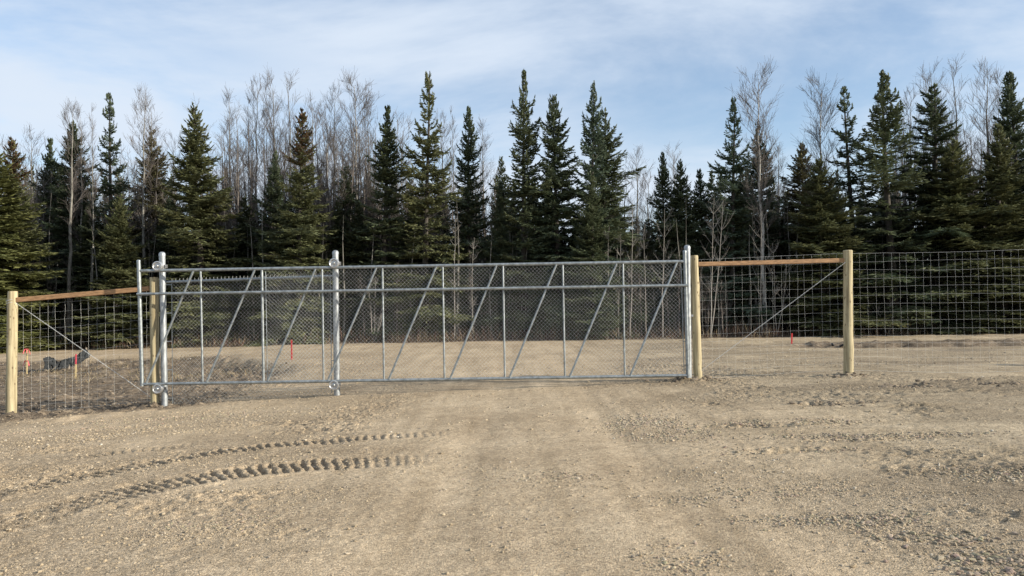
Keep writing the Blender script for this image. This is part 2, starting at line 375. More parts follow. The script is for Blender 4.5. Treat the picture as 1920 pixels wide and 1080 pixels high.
def ground_detail(x, y):
    """small relief: ruts, clods, grains"""
    comp = compact_mask(x, y); dm = dirt_mask(x, y)
    dz = 0.012 * fbm(x * .9, y * .9, 3)
    near = 1 - sst(14, 22, y)
    patch = sst(-.12, .35, fbm(x * .8 + 40, y * 1.3 + 7, 3)) * (1 - .75 * comp)
    dz += (0.006 + 0.02 * patch) * fbm(x * 9, y * 9, 3) * (1 - .6 * comp) * (0.4 + .6 * near)
    dz += (0.0065 + 0.014 * patch) * fbm(x * 24, y * 24, 2) * (1 - .55 * comp)
    # grader and tyre streaks, long and thin, on the right and across the yard
    rt = sst(1.5, 4.5, x)
    dz += rt * 0.042 * np.maximum(fbm(x * .35 + 3, y * 3.2 + x * .25, 3), -0.1) * sst(6, 9, y)
    dz += dm * 0.075 * fbm(x * 2.0, y * 2.6, 5, .62) + dm * 0.05 * fbm(x * 9, y * 9, 3)
    dt = sst(8.5, 10.5, x) * np.exp(-((y - 24.6) / .8) ** 2); dz += dt * (.10 + .16 * fbm(x * 3.1, y * 2.5, 4, .65))
    bank = dm * sst(21.0, 22.5, y) * (1 - sst(24.4, 25, y)); dz += bank * .14 * fbm(x * 2.2 + 9, y * 2.2, 4, .6)
    # wheel ruts of the drive, running from the gate towards the camera
    for x0, x1 in ((-.62, -.2), (1.28, 1.18)):
        c = np.interp(y, [5, 13.7], [x0, x1]); dz -= 0.018 * np.exp(-((x - c) / .28) ** 2) * (0.5 + .5 * np.clip(fbm(y * .4, x * .1, 2) + .5, 0, 1)) * (1 - sst(20, 25, y))
    # spill of gravel along the left edge of the apron
    dz += 0.07 * np.exp(-((y - fence_y(x) + .5) / .45) ** 2) * sst(-5.0, -7.5, x) * (0.6 + fbm(x * 3, y * 3, 3))
    for px, py, rx, ry, dep in PITS:
        gx, gy = ground_xy(px, py, 0.05); r2 = ((x - gx) / rx) ** 2 + ((y - gy) / ry) ** 2
        k = np.exp(-r2 * 1.3); dz += k * dep * (-.55 + 2.4 * fbm(x * 6 + px, y * 6, 3, .6))
    # heaped soil at the feet of posts
    for gx, gy, hh in ((3.42, 14.05, .05), (6.35, 14.05, .05), (-9.5, 13.9, .05), (-6.8, 14.05, .05)):
        r = np.hypot(x - gx, (y - gy) * 1.4); dz += hh * np.exp(-(r / .3) ** 2) * (1 + 1.5 * fbm(x * 8, y * 8, 2))
    return dz
def compact_mask(x, y):
    c = np.interp(y, [3, 14, 24], [0.25, 0.0, -0.5]); wd = np.interp(y, [3, 14, 24], [1.9, 1.7, 4.0])
    a = (1 - sst(.65, 1.35, np.abs(x - c) / wd + .35 * fbm(x * .7, y * .35, 3)))
    b2 = sst(0.02, .35, fbm(x * .45 + 11, y * .7 + 4, 3)) * .8
    tr = np.exp(-((x + 3.4 - (y - 7) * 1.0) / 1.6) ** 2) * (y < 11) * .0
    for x0, x1 in ((-.62, -.2), (1.28, 1.18)):     # the two wheel lanes through the gate
        cl_ = np.interp(y, [5, 13.7], [x0, x1]) + .08 * fbm(y * .5, x * 0 + x0, 2)
        a = np.maximum(a, np.exp(-((x - cl_) / .30) ** 2) * (1 - sst(19, 23, y)) * (.65 + .5 * fbm(x * 1.5, y * .6, 3)))
    return np.clip(np.maximum(a, b2), 0, 1)
def height(x, y, full=True):
    x = np.atleast_1d(np.asarray(x, float)); y = np.atleast_1d(np.asarray(y, float))
    h = base_h(x, y) + ground_detail(x, y)
    d, r = stamp_tracks(x, y)
    return h + d
def hz(x, y): return float(height([x], [y])[0])

def grid_axis(parts):
    out_ = []
    for a, b_, st in parts: out_.append(np.arange(a, b_ - 1e-6, st))
    out_.append([parts[-1][1]]); return np.concatenate(out_)
gx = grid_axis([(-400, -60, 40), (-60, -24, 2), (-24, -9.5, .14), (-9.5, -6, .04), (-6, -.7, .014), (-.7, 6, .021), (6, 10, .04), (10, 24, .14), (24, 60, 2), (60, 400, 40)])
gy = grid_axis([(-60, 2, 6), (2, 3.6, .1), (3.6, 5.6, .019), (5.6, 9.2, .014), (9.2, 9.6, .02), (9.6, 14.6, .03), (14.6, 20, .06), (20, 32, .1), (32, 70, 1.5), (70, 600, 40)])
GXX, GYY = np.meshgrid(gx, gy); xs, ys = GXX.ravel(), GYY.ravel()
zs = np.empty_like(xs); zone = np.zeros((len(xs), 3))
TR = np.zeros_like(xs)
for ch in np.array_split(np.arange(len(xs)), 20):
    a, b_ = xs[ch], ys[ch]
    d, r = stamp_tracks(a, b_)
    zs[ch] = base_h(a, b_) + ground_detail(a, b_) + d
    dm = np.maximum(dirt_mask(a, b_), sst(29.3, 30.2, b_ + .4 * fbm(a, b_, 2)))
    trk = r * .35  # lug valleys tinted towards moist soil, partly painting in their shade
    damp = sst(.15, .5, fbm(a * .5 + 31, b_ * .8 + 3, 3)) * sst(2.5, 4, a) * .35
    ditch = sst(8.3, 10.3, a) * np.exp(-((b_ - 24.4) / 1.1) ** 2) * 1.3
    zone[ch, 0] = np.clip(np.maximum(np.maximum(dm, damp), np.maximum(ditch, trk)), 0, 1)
    zone[ch, 1] = np.clip(np.maximum(compact_mask(a, b_), road_mask(a, b_)) * (1 - r), 0, 1)
    zone[ch, 2] = sst(0.8, 5.5, a + .8 * fbm(a * .5, b_ * .5, 3)) * .95
nx, ny = len(gx), len(gy)
ii = (np.arange(ny - 1)[:, None] * nx + np.arange(nx - 1)[None, :]).ravel()
quads = np.stack([ii, ii + 1, ii + 1 + nx, ii + nx], 1)
cy = ys[ii] + 0.05; cx = xs[ii] + 0.05
is_forest = cy > 29.7; is_road = (~is_forest) & (cy > np.where(cx < 0, 24.8, 25.9)) & (np.abs(cx) < 390)
V3 = np.stack([xs, ys, zs], 1)
def sub_ground(name, mask):
    q = quads[mask]; u, inv = np.unique(q, return_inverse=True)
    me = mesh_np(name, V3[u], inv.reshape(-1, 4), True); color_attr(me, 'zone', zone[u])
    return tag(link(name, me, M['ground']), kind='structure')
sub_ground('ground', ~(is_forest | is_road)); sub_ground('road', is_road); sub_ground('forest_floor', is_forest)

# ------------------------------------------------------------------ loose stones (one mass nobody could count)
ICO_V = []
_p = (1 + 5 ** .5) / 2
ICO_V = np.array([(-1, _p, 0), (1, _p, 0), (-1, -_p, 0), (1, -_p, 0), (0, -1, _p), (0, 1, _p), (0, -1, -_p), (0, 1, -_p), (_p, 0, -1), (_p, 0, 1), (-_p, 0, -1), (-_p, 0, 1)], float) / math.hypot(1, _p)
ICO_F = np.array([(0, 11, 5), (0, 5, 1), (0, 1, 7), (0, 7, 10), (0, 10, 11), (1, 5, 9), (5, 11, 4), (11, 10, 2), (10, 7, 6), (7, 1, 8), (3, 9, 4), (3, 4, 2), (3, 2, 6), (3, 6, 8), (3, 8, 9), (4, 9, 5), (2, 4, 11), (6, 2, 10), (8, 6, 7), (9, 8, 1)])
OCT_V = np.array([(1, 0, 0), (-1, 0, 0), (0, 1, 0), (0, -1, 0), (0, 0, 1), (0, 0, -1)], float)
OCT_F = np.array([(0, 2, 4), (2, 1, 4), (1, 3, 4), (3, 0, 4), (2, 0, 5), (1, 2, 5), (3, 1, 5), (0, 3, 5)])
CLUSTERS = [(1205, 795, .55, .75, 1.0), (1255, 815, .5, .5, .8), (1700, 992, .5, .16, .7), (1840, 1042, .5, .18, .7), (1560, 975, .6, .2, .6), (1450, 930, .8, .25, .7), (1860, 895, .7, .3, .8), (1350, 890, .6, .25, .6),
            (1270, 1050, .25, .25, .8), (1460, 800, .9, .25, .6), (1650, 825, 1.2, .25, .6), (380, 1000, .7, .3, .4), (620, 920, .6, .3, .3), (560, 760, 1.6, .5, .5), (200, 790, 2.2, .5, .8), (340, 775, 1.5, .4, .7), (420, 750, 1.2, .5, .5), (1250, 690, 1.2, .8, .5), (1050, 690, 2, 1, .3)]
def stone_density(x, y):
    comp = compact_mask(x, y)
    d = 0.14 + 0.75 * sst(.0, .42, fbm(x * .9 + 5, y * 1.4, 3))
    d = d * (1 - .72 * comp)
    for px, py, rx, ry, a in CLUSTERS:
        cx_, cy_ = ground_xy(px, py); d = np.maximum(d, 2.6 * a * np.exp(-(((x - cx_) / rx) ** 2 + ((y - cy_) / ry) ** 2) * 1.2) * (.4 + 1.2 * np.clip(.5 + fbm(x * 3, y * 3, 2), 0, 1)))
    _, r = stamp_tracks(x, y)
    d = np.maximum(d, 1.2 * r)
    return d
def scatter(n, y0, y1, rmin, rmax, power, shape, seed, keep=1.0):
    g = np.random.default_rng(seed)
    y = np.sqrt(g.random(n) * (y1 ** 2 - y0 ** 2) + y0 ** 2); x = (g.random(n) * 2 - 1) * (y * .70 + .7)
    k = g.random(n) < np.clip(stone_density(x, y) / 2.6, 0, 1) * keep; x, y = x[k], y[k]; n = len(x)
    r = rmin + (rmax - rmin) * g.random(n) ** power
    z = height(x, y)
    bv, bf = (ICO_V, ICO_F) if shape == 'ico' else (OCT_V, OCT_F)
    m = len(bv)
    v = bv[None] * (1 + .35 * (g.random((n, m, 1)) - .5)) * np.stack([.8 + .6 * g.random(n), .7 + .5 * g.random(n), .5 + .35 * g.random(n)], 1)[:, None, :] * r[:, None, None]
    th = g.random(n) * 6.283; c, s = np.cos(th)[:, None], np.sin(th)[:, None]
    ti = (g.random(n) - .5) * .9; ct, st = np.cos(ti)[:, None], np.sin(ti)[:, None]
    vx, vz = v[:, :, 0] * ct - v[:, :, 2] * st, v[:, :, 0] * st + v[:, :, 2] * ct
    vy = v[:, :, 1]
    vv = np.stack([vx * c - vy * s + x[:, None], vx * s + vy * c + y[:, None], vz + (z + r * .18)[:, None]], -1).reshape(-1, 3)
    ff = (bf[None] + (np.arange(n) * m)[:, None, None]).reshape(-1, 3)
    t = g.random(n); pal = np.array([(.32, .255, .17), (.37, .30, .205), (.29, .24, .175), (.42, .355, .265), (.23, .195, .155), (.50, .455, .375)])
    ci = np.searchsorted(np.cumsum([.32, .31, .20, .08, .08, .01]), t).clip(0, 5)
    col = pal[ci] * (.85 + .3 * g.random((n, 1)))
    return vv, ff, np.repeat(col, m, 0)
HEAPS = [(1205, 793, .42, .55, 2600, .006, .015, 1.12), (1262, 818, .40, .35, 900, .006, .015, .95), (1660, 978, .38, .12, 420, .005, .017, .9), (1760, 1012, .38, .13, 520, .005, .019, .9), (1860, 1050, .38, .14, 600, .005, .021, .9), (1940, 1085, .4, .15, 420, .005, .022, .9),
         (1860, 893, .6, .2, 600, .006, .016, 1.0), (1560, 975, .5, .13, 500, .006, .014, 1.0), (1450, 930, .6, .16, 800, .006, .014, .95), (1462, 798, .8, .14, 900, .006, .018, .92), (1650, 823, 1.0, .14, 800, .006, .018, .92),
         (1500, 850, .7, .12, 500, .006, .016, .92), (1275, 1050, .2, .22, 450, .005, .014, .92), (330, 770, 1.3, .25, 900, .007, .017, 1.05), (150, 785, 1.2, .25, 900, .007, .018, 1.05), (1255, 690, .8, .5, 700, .01, .022, .9), (1060, 890, .6, .2, 350, .005, .012, .9), (400, 1000, .6, .25, 500, .005, .011, 1.0)]
def heap(px, py, rx, ry, n, r0, r1, lum, seed):
    g = np.random.default_rng(seed); cx_, cy_ = ground_xy(px, py, 0.0 if px > 500 else -.1); x = cx_ + g.normal(0, rx * .6, n); y = cy_ + g.normal(0, ry * .6, n)
    keep = g.random(n) < np.clip(.55 + 1.1 * fbm(x * 3, y * 3, 3), 0, 1); x, y = x[keep], y[keep]; n = len(x); r = r0 + (r1 - r0) * g.random(n) ** 2.2
    v = ICO_V[None] * (1 + .85 * (g.random((n, 12, 1)) - .5)) * np.stack([.8 + .8 * g.random(n), .6 + .5 * g.random(n), .4 + .4 * g.random(n)], 1)[:, None] * r[:, None, None]
    th = g.random(n) * 6.283; c, s_ = np.cos(th)[:, None], np.sin(th)[:, None]
    vv = np.stack([v[:, :, 0] * c - v[:, :, 1] * s_ + x[:, None], v[:, :, 0] * s_ + v[:, :, 1] * c + y[:, None], v[:, :, 2] + (height(x, y) + r * .25)[:, None]], -1).reshape(-1, 3)
    col = np.array([.32, .262, .188])[None] * lum * (.7 + .55 * g.random((n, 1))) * (1 + g.normal(0, .04, (n, 3)))
    return vv, (ICO_F[None] + (np.arange(n) * 12)[:, None, None]).reshape(-1, 3), np.repeat(col, 12, 0)
VV, FF, CC, off = [], [], [], 0
for k, h_ in enumerate(HEAPS):
    v, f, c = heap(*h_, 300 + k); VV.append(v); FF.append(f + off); CC.append(c); off += len(v)
for args in ((110000, 3.8, 8, .006, .016, 2.6, 'ico', 1, .36), (90000, 8, 15, .007, .022, 2.4, 'ico', 2, .40), (50000, 15, 24, .010, .03, 2.2, 'oct', 3, .4),
             (480000, 3.8, 7.5, .003, .007, 1.4, 'oct', 4, .5), (430000, 7.5, 14, .004, .009, 1.4, 'oct', 5, .5)):
    v, f, c = scatter(*args); VV.append(v); FF.append(f + off); CC.append(c); off += len(v)
me = mesh_np('gravel', np.vstack(VV), np.vstack(FF), False); color_attr(me, 'tint', np.vstack(CC))
tag(link('gravel', me, M['stone']), 'loose tan gravel and small stones strewn over the yard', 'gravel', kind='stuff')

# clods of soil on the rough ground left of the drive
g = np.random.default_rng(8)
n = 5200; x = -14.5 + g.random(n) * 11; y = 13.9 + g.random(n) * 10.6
k = (dirt_mask(x, y) * (.25 + .75 * sst(-.1, .3, fbm(x * .8, y * .8, 3))) > g.random(n)); x, y = x[k], y[k]; n = len(x)
z = height(x, y); r = .010 + .040 * g.random(n) ** 3.2
for px, py in ((1591, 706), (1309, 713), (1291, 713), (20, 778), (291, 763), (1565, 757), (1692, 726), (1785, 716), (1885, 723)):
    cx_, cy_ = ground_xy(px, py, hz(*ground_xy(px, py))) if py > 780 else (P(px, py, 14.0).x, 14.0) if (px, py) not in ((1565, 757), (1692, 726), (1785, 716), (1885, 723)) else ground_xy(px, py, .06)
    m_ = 90; x = np.concatenate([x, cx_ + g.normal(0, .26, m_)]); y = np.concatenate([y, cy_ + g.normal(0, .12, m_)])
n = len(x); z = height(x, y); r = .010 + .036 * g.random(n) ** 3.0
v = ICO_V[None] * (1 + .6 * (g.random((n, 12, 1)) - .5)) * np.array([1.2, 1, .65]) * r[:, None, None] + np.stack([x, y, z + r * .2], 1)[:, None, :]
f = (ICO_F[None] + (np.arange(n) * 12)[:, None, None]).reshape(-1, 3)
me = mesh_np('soil_clods', v.reshape(-1, 3), f); color_attr(me, 'tint', np.repeat(np.array([.19, .152, .112])[None] * (.6 + .7 * g.random((n, 1))), 12, 0))
tag(link('soil_clods', me, M['stone']), 'crumbled brown soil lumps left of the drive behind the fence', 'soil', kind='stuff')

# ------------------------------------------------------------------ sliding gate
YG = 13.85
def pipe(name, a, b, r, m, parent, sides=12, cap=True):
    mb = MB(); mb.tube([a, b], r, sides, cap); return mb.build(name, m, parent)
def chain_link(name, x0, x1, zb0, zb1, zt0, zt1, Y, parent, pitch=0.072, r=0.0012, barbs=False):
    """diamond mesh of woven wire over a quadrilateral from x0 to x1; two families of zigzag strands"""
    mb = MB(); zlo, zhi = min(zb0, zb1), max(zt0, zt1); hgt = zhi - zlo
    def zb(x): return zb0 + (zb1 - zb0) * (x - x0) / (x1 - x0)
    def zt(x): return zt0 + (zt1 - zt0) * (x - x0) / (x1 - x0)
    n = int((x1 - x0 + hgt) / pitch) + 2
    for s in (1, -1):
        for k in range(n):
            xs0 = x0 - hgt + k * pitch if s > 0 else x0 + k * pitch
            m_ = max(2, int(hgt / 0.15)); pts = []
            for j in range(m_ + 1):
                t = j / m_ * hgt; xx = xs0 + s * t; zz = zlo + t
                pts.append((xx, zz))
            # clip against the four edges
            cl_ = []
            for q in range(24 * m_ + 1):
                t = q / (24 * m_) * hgt; xx = xs0 + s * t; zz = zlo + t
                if x0 <= xx <= x1 and zb(xx) <= zz <= zt(xx): cl_.append((xx, zz))
            if len(cl_) < 3: continue
            a, b = cl_[0], cl_[-1]; m2 = max(2, int(abs(b[0] - a[0]) / .3) + 1)
            tt = np.linspace(0, 1, m2 + 1); px_ = a[0] + (b[0] - a[0]) * tt; pz_ = a[1] + (b[1] - a[1]) * tt
            wob = .004 * np.sin(px_ * 1.7 + k) + .010 * fbm(px_ * .8, pz_ * .8 + s, 2)
            mb.tube(np.stack([px_, Y + s * .0022 + wob, pz_], 1), r, 3, False)
    if barbs:      # twisted wire ends standing above the edge
        for x in np.arange(x0, x1, pitch): mb.tube([(x, Y, zt(x) - .02), (x + .004, Y, zt(x) + .022)], .0018, 4)
    return mb.build(name, M['wire'], parent)

gate = empty('sliding_gate', P(776, 713, YG), 'long galvanised cantilever gate with diagonal braces and chain link, closed across the drive', 'gate')
def gp(px, py, dY=0.0): return P(px, py, YG + dY)
TL, TRr = gp(262, 508), gp(1283, 490.2); BL, BR = gp(266, 720.5), gp(1288, 704)
def on(a, b, px):   # point of the rail a-b at photo column px
    t = (px - 262) / (1283 - 262); return a.lerp(b, t)
pipe('top_rail', TL, TRr, .029, M['galv'], gate); pipe('bottom_rail', BL, BR, .029, M['galv'], gate)
pipe('middle_rail', gp(257, 551.5, -.06), gp(1290, 535, -.06), .026, M['galv'], gate)
e1 = pipe('end_post', gp(260, 489, -.002), gp(266.5, 724), .035, M['galv'], gate)
mb = MB(); o_ = gp(260, 489); mb.lathe([(.0365, -.03), (.0365, .004), (.03, .014), (.016, .02), (0, .021)], (o_.x, o_.y, o_.z), sides=16); mb.build('post_cap', M['galv'], e1)
e2 = pipe('end_post', gp(1283.5, 471, -.002), gp(1290, 708), .034, M['galv'], gate)
mb = MB(); o_ = gp(1283.5, 471); mb.lathe([(.0365, -.03), (.0365, .004), (.03, .014), (.016, .02), (0, .021)], (o_.x, o_.y, o_.z), sides=16); mb.build('post_cap', M['galv'], e2)
VT = [(376, 380), (491, 494), (604, 606.5), (717, 719.5), (830, 833), (943, 946), (1055, 1058.5), (1168, 1170.5)]
for a, b in VT:
    r = .024 if a == 491 else .0185
    pipe('upright', on(TL, TRr, a), on(BL, BR, b - 4 + 0), r, M['galv'], gate)
DG = [(275, 363), (388, 478), (502, 592), (615, 706), (729, 818), (844, 931), (955, 1043), (1068, 1156), (1181, 1269)]
for b, a in DG:
    pipe('diagonal_brace', on(BL, BR, b - 4) + Vector((0, -.012, .02)), on(TL, TRr, a) + Vector((0, -.012, -.02)), .0195, M['galv'], gate)
q0, q1 = on(BL, BR, 498), on(BL, BR, 1276)
t0, t1 = on(TL, TRr, 498), on(TL, TRr, 1276)
chain_link('chain_link', q0.x, t1.x, q0.z + .01, q1.z + .01, t0.z - .01, t1.z - .01, YG + .012, gate)
for a, b in ((497.5, 500), (1277, 1281)):
    tb = pipe('tension_bar', on(TL, TRr, a) + Vector((0, .01, -.05)), on(BL, BR, b - 3) + Vector((0, .01, .05)), .008, M['galv'], gate, 6)
    for k in range(5):
        mb = MB(); p = on(TL, TRr, a).lerp(on(BL, BR, b - 3), .07 + k * .21)
        side = -.05 if a < 600 else .06
        mb.tube([p + Vector((-.012, .0, 0)), p + Vector((side, -.0, 0))], .008, 5); mb.build('tie_band', M['galv'], tb)
# weld collars where rail lengths are joined
for px in (668, 1090):
    pass

# ------------------------------------------------------------------ chain-link return panel with roller posts
YP = 14.0
def steel_post(name, tx, ty, bx, by, parent, r=.057):
    top, bot = P(tx, ty, YP), P(bx, by, YP); bot.z = hz(bot.x, YP) - .12
    mb = MB(); mb.tube([bot, bot.lerp(top, .5), top], r, 20); p = mb.build(name, M['galv_post'], parent)
    mb = MB(); mb.lathe([(r + .004, -.045), (r + .004, -.004), (r * .95, .012), (r * .75, .028), (r * .4, .037), (0, .04)], top, sides=20); mb.build('post_cap', M['galv_post'], p)
    return p, top, bot
pan = empty('chain_link_fence', (P(470, 745, YP).x, YP, hz(P(470, 745, YP).x, YP)), 'short fixed chain-link panel between two roller posts behind the gate', 'fence')
pA, tA, bA = steel_post('steel_post', 304, 476, 309, 760, pan)
pB, tB, bB = steel_post('steel_post', 629, 473, 632, 741, pan)
a, b = P(312, 529, YP + .02), P(626, 517.5, YP + .02)
pipe('top_rail', a, b, .024, M['galv'], pan)
xa, xb = a.x + .09, b.x - .07
chain_link('chain_link', xa, xb, hz(xa, YP) + .03, hz(xb, YP) + .03, a.z + .045, b.z + .045, YP + .05, pan, barbs=True)
for x, z0, z1, sx in ((xa, hz(xa, YP), a.z, -1), (xb, hz(xb, YP), b.z, 1)):
    tb = pipe('tension_bar', (x, YP + .045, z0 + .05), (x, YP + .045, z1), .007, M['galv'], pan, 6)
    for k in range(5):
        mb = MB(); z = z0 + .15 + k * (z1 - z0 - .2) / 4; mb.tube([(x, YP + .045, z), (x + sx * .1, YP + .02, z)], .008, 5); mb.build('tie_band', M['galv'], tb)
def roller(px, py, post_x, parent, low):
    c = P(px, py, YG - .005); post = Vector((post_x, YP, c.z))
    root = MB()
    # wheel with raised rims, dished face and hub, axle across the gate
    root.lathe([(.0, .040), (.018, .040), (.024, .034), (.026, .016), (.040, .012), (.058, .014), (.066, .036), (.074, .042), (.088, .040), (.092, .030), (.080, .006), (.078, -.006), (.092, -.030), (.088, -.042), (.060, -.042), (0, -.042)],
               c, 'Y', 28)
    wv = root.build('roller', M['cast'], parent)
    mb = MB(); mb.tube([c + Vector((0, -.048, 0)), c + Vector((0, .12, 0))], .012, 8); mb.lathe([(0, .058), (.014, .056), (.02, .048), (.02, .038)], c, 'Y', 6); mb.build('axle', M['galv'], wv)
    mb = MB(); s = 1 if low else 1
    mb.box((min(c.x, post.x) - .02, c.y + .05, c.z - .03), (max(c.x, post.x) + .03, c.y + .062, c.z + .03))
    mb.lathe([(.062, -.035), (.064, -.035), (.064, .035), (.062, .035)], post, 'Z', 20)
    mb.box((post.x + .05, YP - .05, c.z - .032), (post.x + .095, YP - .03, c.z + .032)); mb.box((post.x + .05, YP - .012, c.z - .032), (post.x + .095, YP + .008, c.z + .032))
    mb.tube([(post.x + .078, YP - .07, c.z + .012), (post.x + .078, YP + .03, c.z + .012)], .009, 6)
    mb.build('bracket', M['cast'], wv)
for px, py, post, lo in ((296, 499, 0, 0), (296, 729, 0, 1), (626.5, 493.5, 1, 0), (626.5, 722, 1, 1)):
    pt, pb, par = (tA, bA, pA) if post == 0 else (tB, bB, pB)
    roller(px, py, P(304.5 + (px > 400) * 325.5, py, YP).x, par, lo)

lp = empty('latch_post', (P(1291, 713, YP).x, YP, hz(P(1291, 713, YP).x, YP)), 'tall galvanised latch post with domed cap at the closing end of the gate', 'post')
pL, tL, bL = steel_post('post', 1288.5, 463, 1291.5, 713, lp, .056)
mb = MB(); c = P(1290, 592, YP - .02); mb.lathe([(.060, -.02), (.063, -.02), (.063, .02), (.060, .02)], (c.x, YP, c.z), 'Z', 20)
mb.box((c.x + .055, YP - .02, c.z - .02), (c.x + .1, YP - .005, c.z + .02)); mb.tube([(c.x + .08, YP - .05, c.z), (c.x + .08, YP + .03, c.z)], .008, 6); mb.build('latch_band', M['cast'], lp)

# ------------------------------------------------------------------ woven wire (game) fences
YF = 14.1
def wood_post(parent, tx, ty, bx, by, r0, r1, Y=YF, seed=0):
    top, bot = P(tx, ty, Y), P(bx, by, Y); bot.z = hz(bot.x, Y) - .15
    n = 14; t = np.linspace(0, 1, n); pts = np.array([bot.lerp(top, k) for k in t])
    gg = np.random.default_rng(seed); pts[1:-1, 0] += gg.normal(0, .003, n - 2)
    rad = r0 + (r1 - r0) * t + gg.normal(0, .0015, n); rad[-1] -= .006
    pts[-2] = pts[-1] - np.array([0, 0, .012])
    mb = MB(); mb.tube(pts, rad, 22); return mb.build('post', M['post_wood'], parent), top, bot
def woven(parent, pts, rows, pitch, seed):
    """pts: list of (x, Y, zbottom, ztop); horizontals at the given fractions, uprights every pitch metres"""
    gg = np.random.default_rng(seed); mb = MB(); A = np.array(pts)
    xs_ = np.arange(A[:, 0].min(), A[:, 0].max() + .001, pitch)
    o = np.argsort(A[:, 0]); A = A[o]
    Yv = np.interp(xs_, A[:, 0], A[:, 1]); zb = np.interp(xs_, A[:, 0], A[:, 2]); zt = np.interp(xs_, A[:, 0], A[:, 3])
    dx = gg.normal(0, .0035, (len(rows), len(xs_))) + gg.normal(0, .008, (1, len(xs_))); dz = gg.normal(0, .0015, (len(rows), len(xs_)))
    sag = .008 * np.sin(xs_ * 1.3)[None, :] * gg.normal(0, 1, (len(rows), 1))
    dyv = .03 * fbm(xs_ * .7, xs_ * 0 + seed, 2)
    X = xs_[None, :] + dx; Z = zb[None] + (zt - zb)[None] * np.array(rows)[:, None] + dz + sag
    for i in range(len(rows)):
        mb.tube(np.stack([X[i], Yv + dyv, Z[i]], 1), .0010 if 0 < i < len(rows) - 1 else .0014, 4, False)
    for j in range(len(xs_)):
        mb.tube(np.stack([X[:, j], np.full(len(rows), Yv[j] + dyv[j] - .003), Z[:, j]], 1), .0009, 4, False)
        for i in range(len(rows)):   # knots
            c = np.array([X[i, j], Yv[j] + dyv[j] - .002, Z[i, j]]); mb.add(c + OCT_V * .0024, None, OCT_F)
    return mb.build('wire_mesh', M['wire'], parent, smooth=False)
ROWS = list(np.concatenate([np.linspace(0, .36, 7), np.linspace(.36, 1, 10)[1:]]))
def brace_wire(parent, a, b, seed):
    mb = MB(); t = np.linspace(0, 1, 90); base = np.array([a.lerp(b, k) for k in t])
    for ph in (0, math.pi):
        o = np.stack([0 * t, .006 * np.cos(t * 150 + ph), .008 * np.sin(t * 150 + ph)], 1); mb.tube(base + o, .0023, 4, False)
    return mb.build('brace_wire', M['wire'], parent)
def brace_rail(parent, a, b, h=.045):
    d = (b - a).normalized(); up = d.cross(Vector((0, 1, 0))).normalized(); 
    if up.z < 0: up = -up
    mb = MB(); n = 8; vs = []; bev = .006
    prof = [(-h + bev, -h), (h - bev, -h), (h, -h + bev), (h, h - bev), (h - bev, h), (-h + bev, h), (-h, h - bev), (-h, -h + bev)]
    for k in range(n + 1):
        c = a.lerp(b, k / n)
        for yy, uu in prof: vs.append(c + Vector((0, yy, 0)) + up * uu)
    q = [[k * 8 + j, (k + 1) * 8 + j, (k + 1) * 8 + (j + 1) % 8, k * 8 + (j + 1) % 8] for k in range(n) for j in range(8)]
    mb.add(np.array(vs), q); c0 = len(vs)
    tri = []
    for base in (0, n * 8):
        for j in range(1, 7): tri.append([base, base + j, base + j + 1])
    mb.t.append(np.array(tri)); 
    return mb.build('brace_rail', M['board'], parent, smooth=False)

lf = empty('wire_fence', (P(150, 770, YF).x, YF, hz(P(150, 770, YF).x, YF)), 'woven wire fence with brown brace rail and two peeled posts left of the gate', 'fence', 'woven wire fences either side of the gate')
p1, t1_, b1_ = wood_post(lf, 24, 546, 20.5, 777, .094, .086, YF, 1)
p2, t2_, b2_ = wood_post(lf, 289, 520, 291, 762, .082, .078, YF - .05, 2)
a, b = P(31, 562.5, YF + .01), P(281, 541, YF + .01); brace_rail(lf, a, b)
brace_wire(lf, P(30, 568, YF - .06), P(288, 748, YF - .05), 1)
for px, py in ((22, 563), (22, 568)):
    c = P(px, py, YF); mb = MB(); th = np.linspace(0, 6.283, 25); rr = .094
    mb.tube(np.stack([c.x + rr * np.cos(th), YF + rr * np.sin(th), c.z + .02 * np.cos(th)], 1), .004, 4, False); mb.build('wire_wrap', M['wire'], p1)
xl = [(-15.5, YF + .1), (t1_.x, YF + .1), (P(290, 700, YF).x, YF + .1)]
woven(lf, [(-15.5, YF + .1, hz(-15.5, YF) + .03, t1_.z - .27), (t1_.x, YF + .1, hz(t1_.x, YF) + .03, P(24, 560, YF + .1).z), (P(290, 700, YF).x, YF + .1, hz(P(290, 700, YF).x, YF) + .03, P(289, 537, YF + .1).z)], ROWS, .157, 3)
# post beyond the left edge of the view that carries the far end of the wire
wood_post(lf, -640, 566, -642, 800, .09, .085, YF, 5)

rf = empty('wire_fence', (P(1600, 707, YF).x, YF, hz(P(1600, 707, YF).x, YF)), 'woven wire fence with brown brace rail and two peeled posts right of the gate', 'fence', 'woven wire fences either side of the gate')
p3, t3_, b3_ = wood_post(rf, 1301.5, 479, 1309, 713, .083, .072, YF, 3)
p4, t4_, b4_ = wood_post(rf, 1589.5, 469, 1591, 706, .092, .082, YF, 4)
brace_rail(rf, P(1309, 495.5, YF + .01), P(1583, 488, YF + .01), .04)
brace_wire(rf, P(1585, 492, YF - .06), P(1312, 697, YF - .05), 2)
woven(rf, [(t3_.x + .02, YF + .1, hz(t3_.x, YF) + .03, P(1310, 486, YF + .1).z), (t4_.x, YF + .1, hz(t4_.x, YF) + .03, P(1590, 476, YF + .1).z), (P(1920, 468, YF + .1).x, YF + .1, hz(9.8, YF) + .03, P(1920, 468, YF + .1).z), (15.5, YF + .1, hz(15.5, YF) + .03, P(1920, 468, YF + .1).z)], ROWS, .152, 4)
wood_post(rf, 2560, 460, 2562, 700, .09, .085, YF, 6)

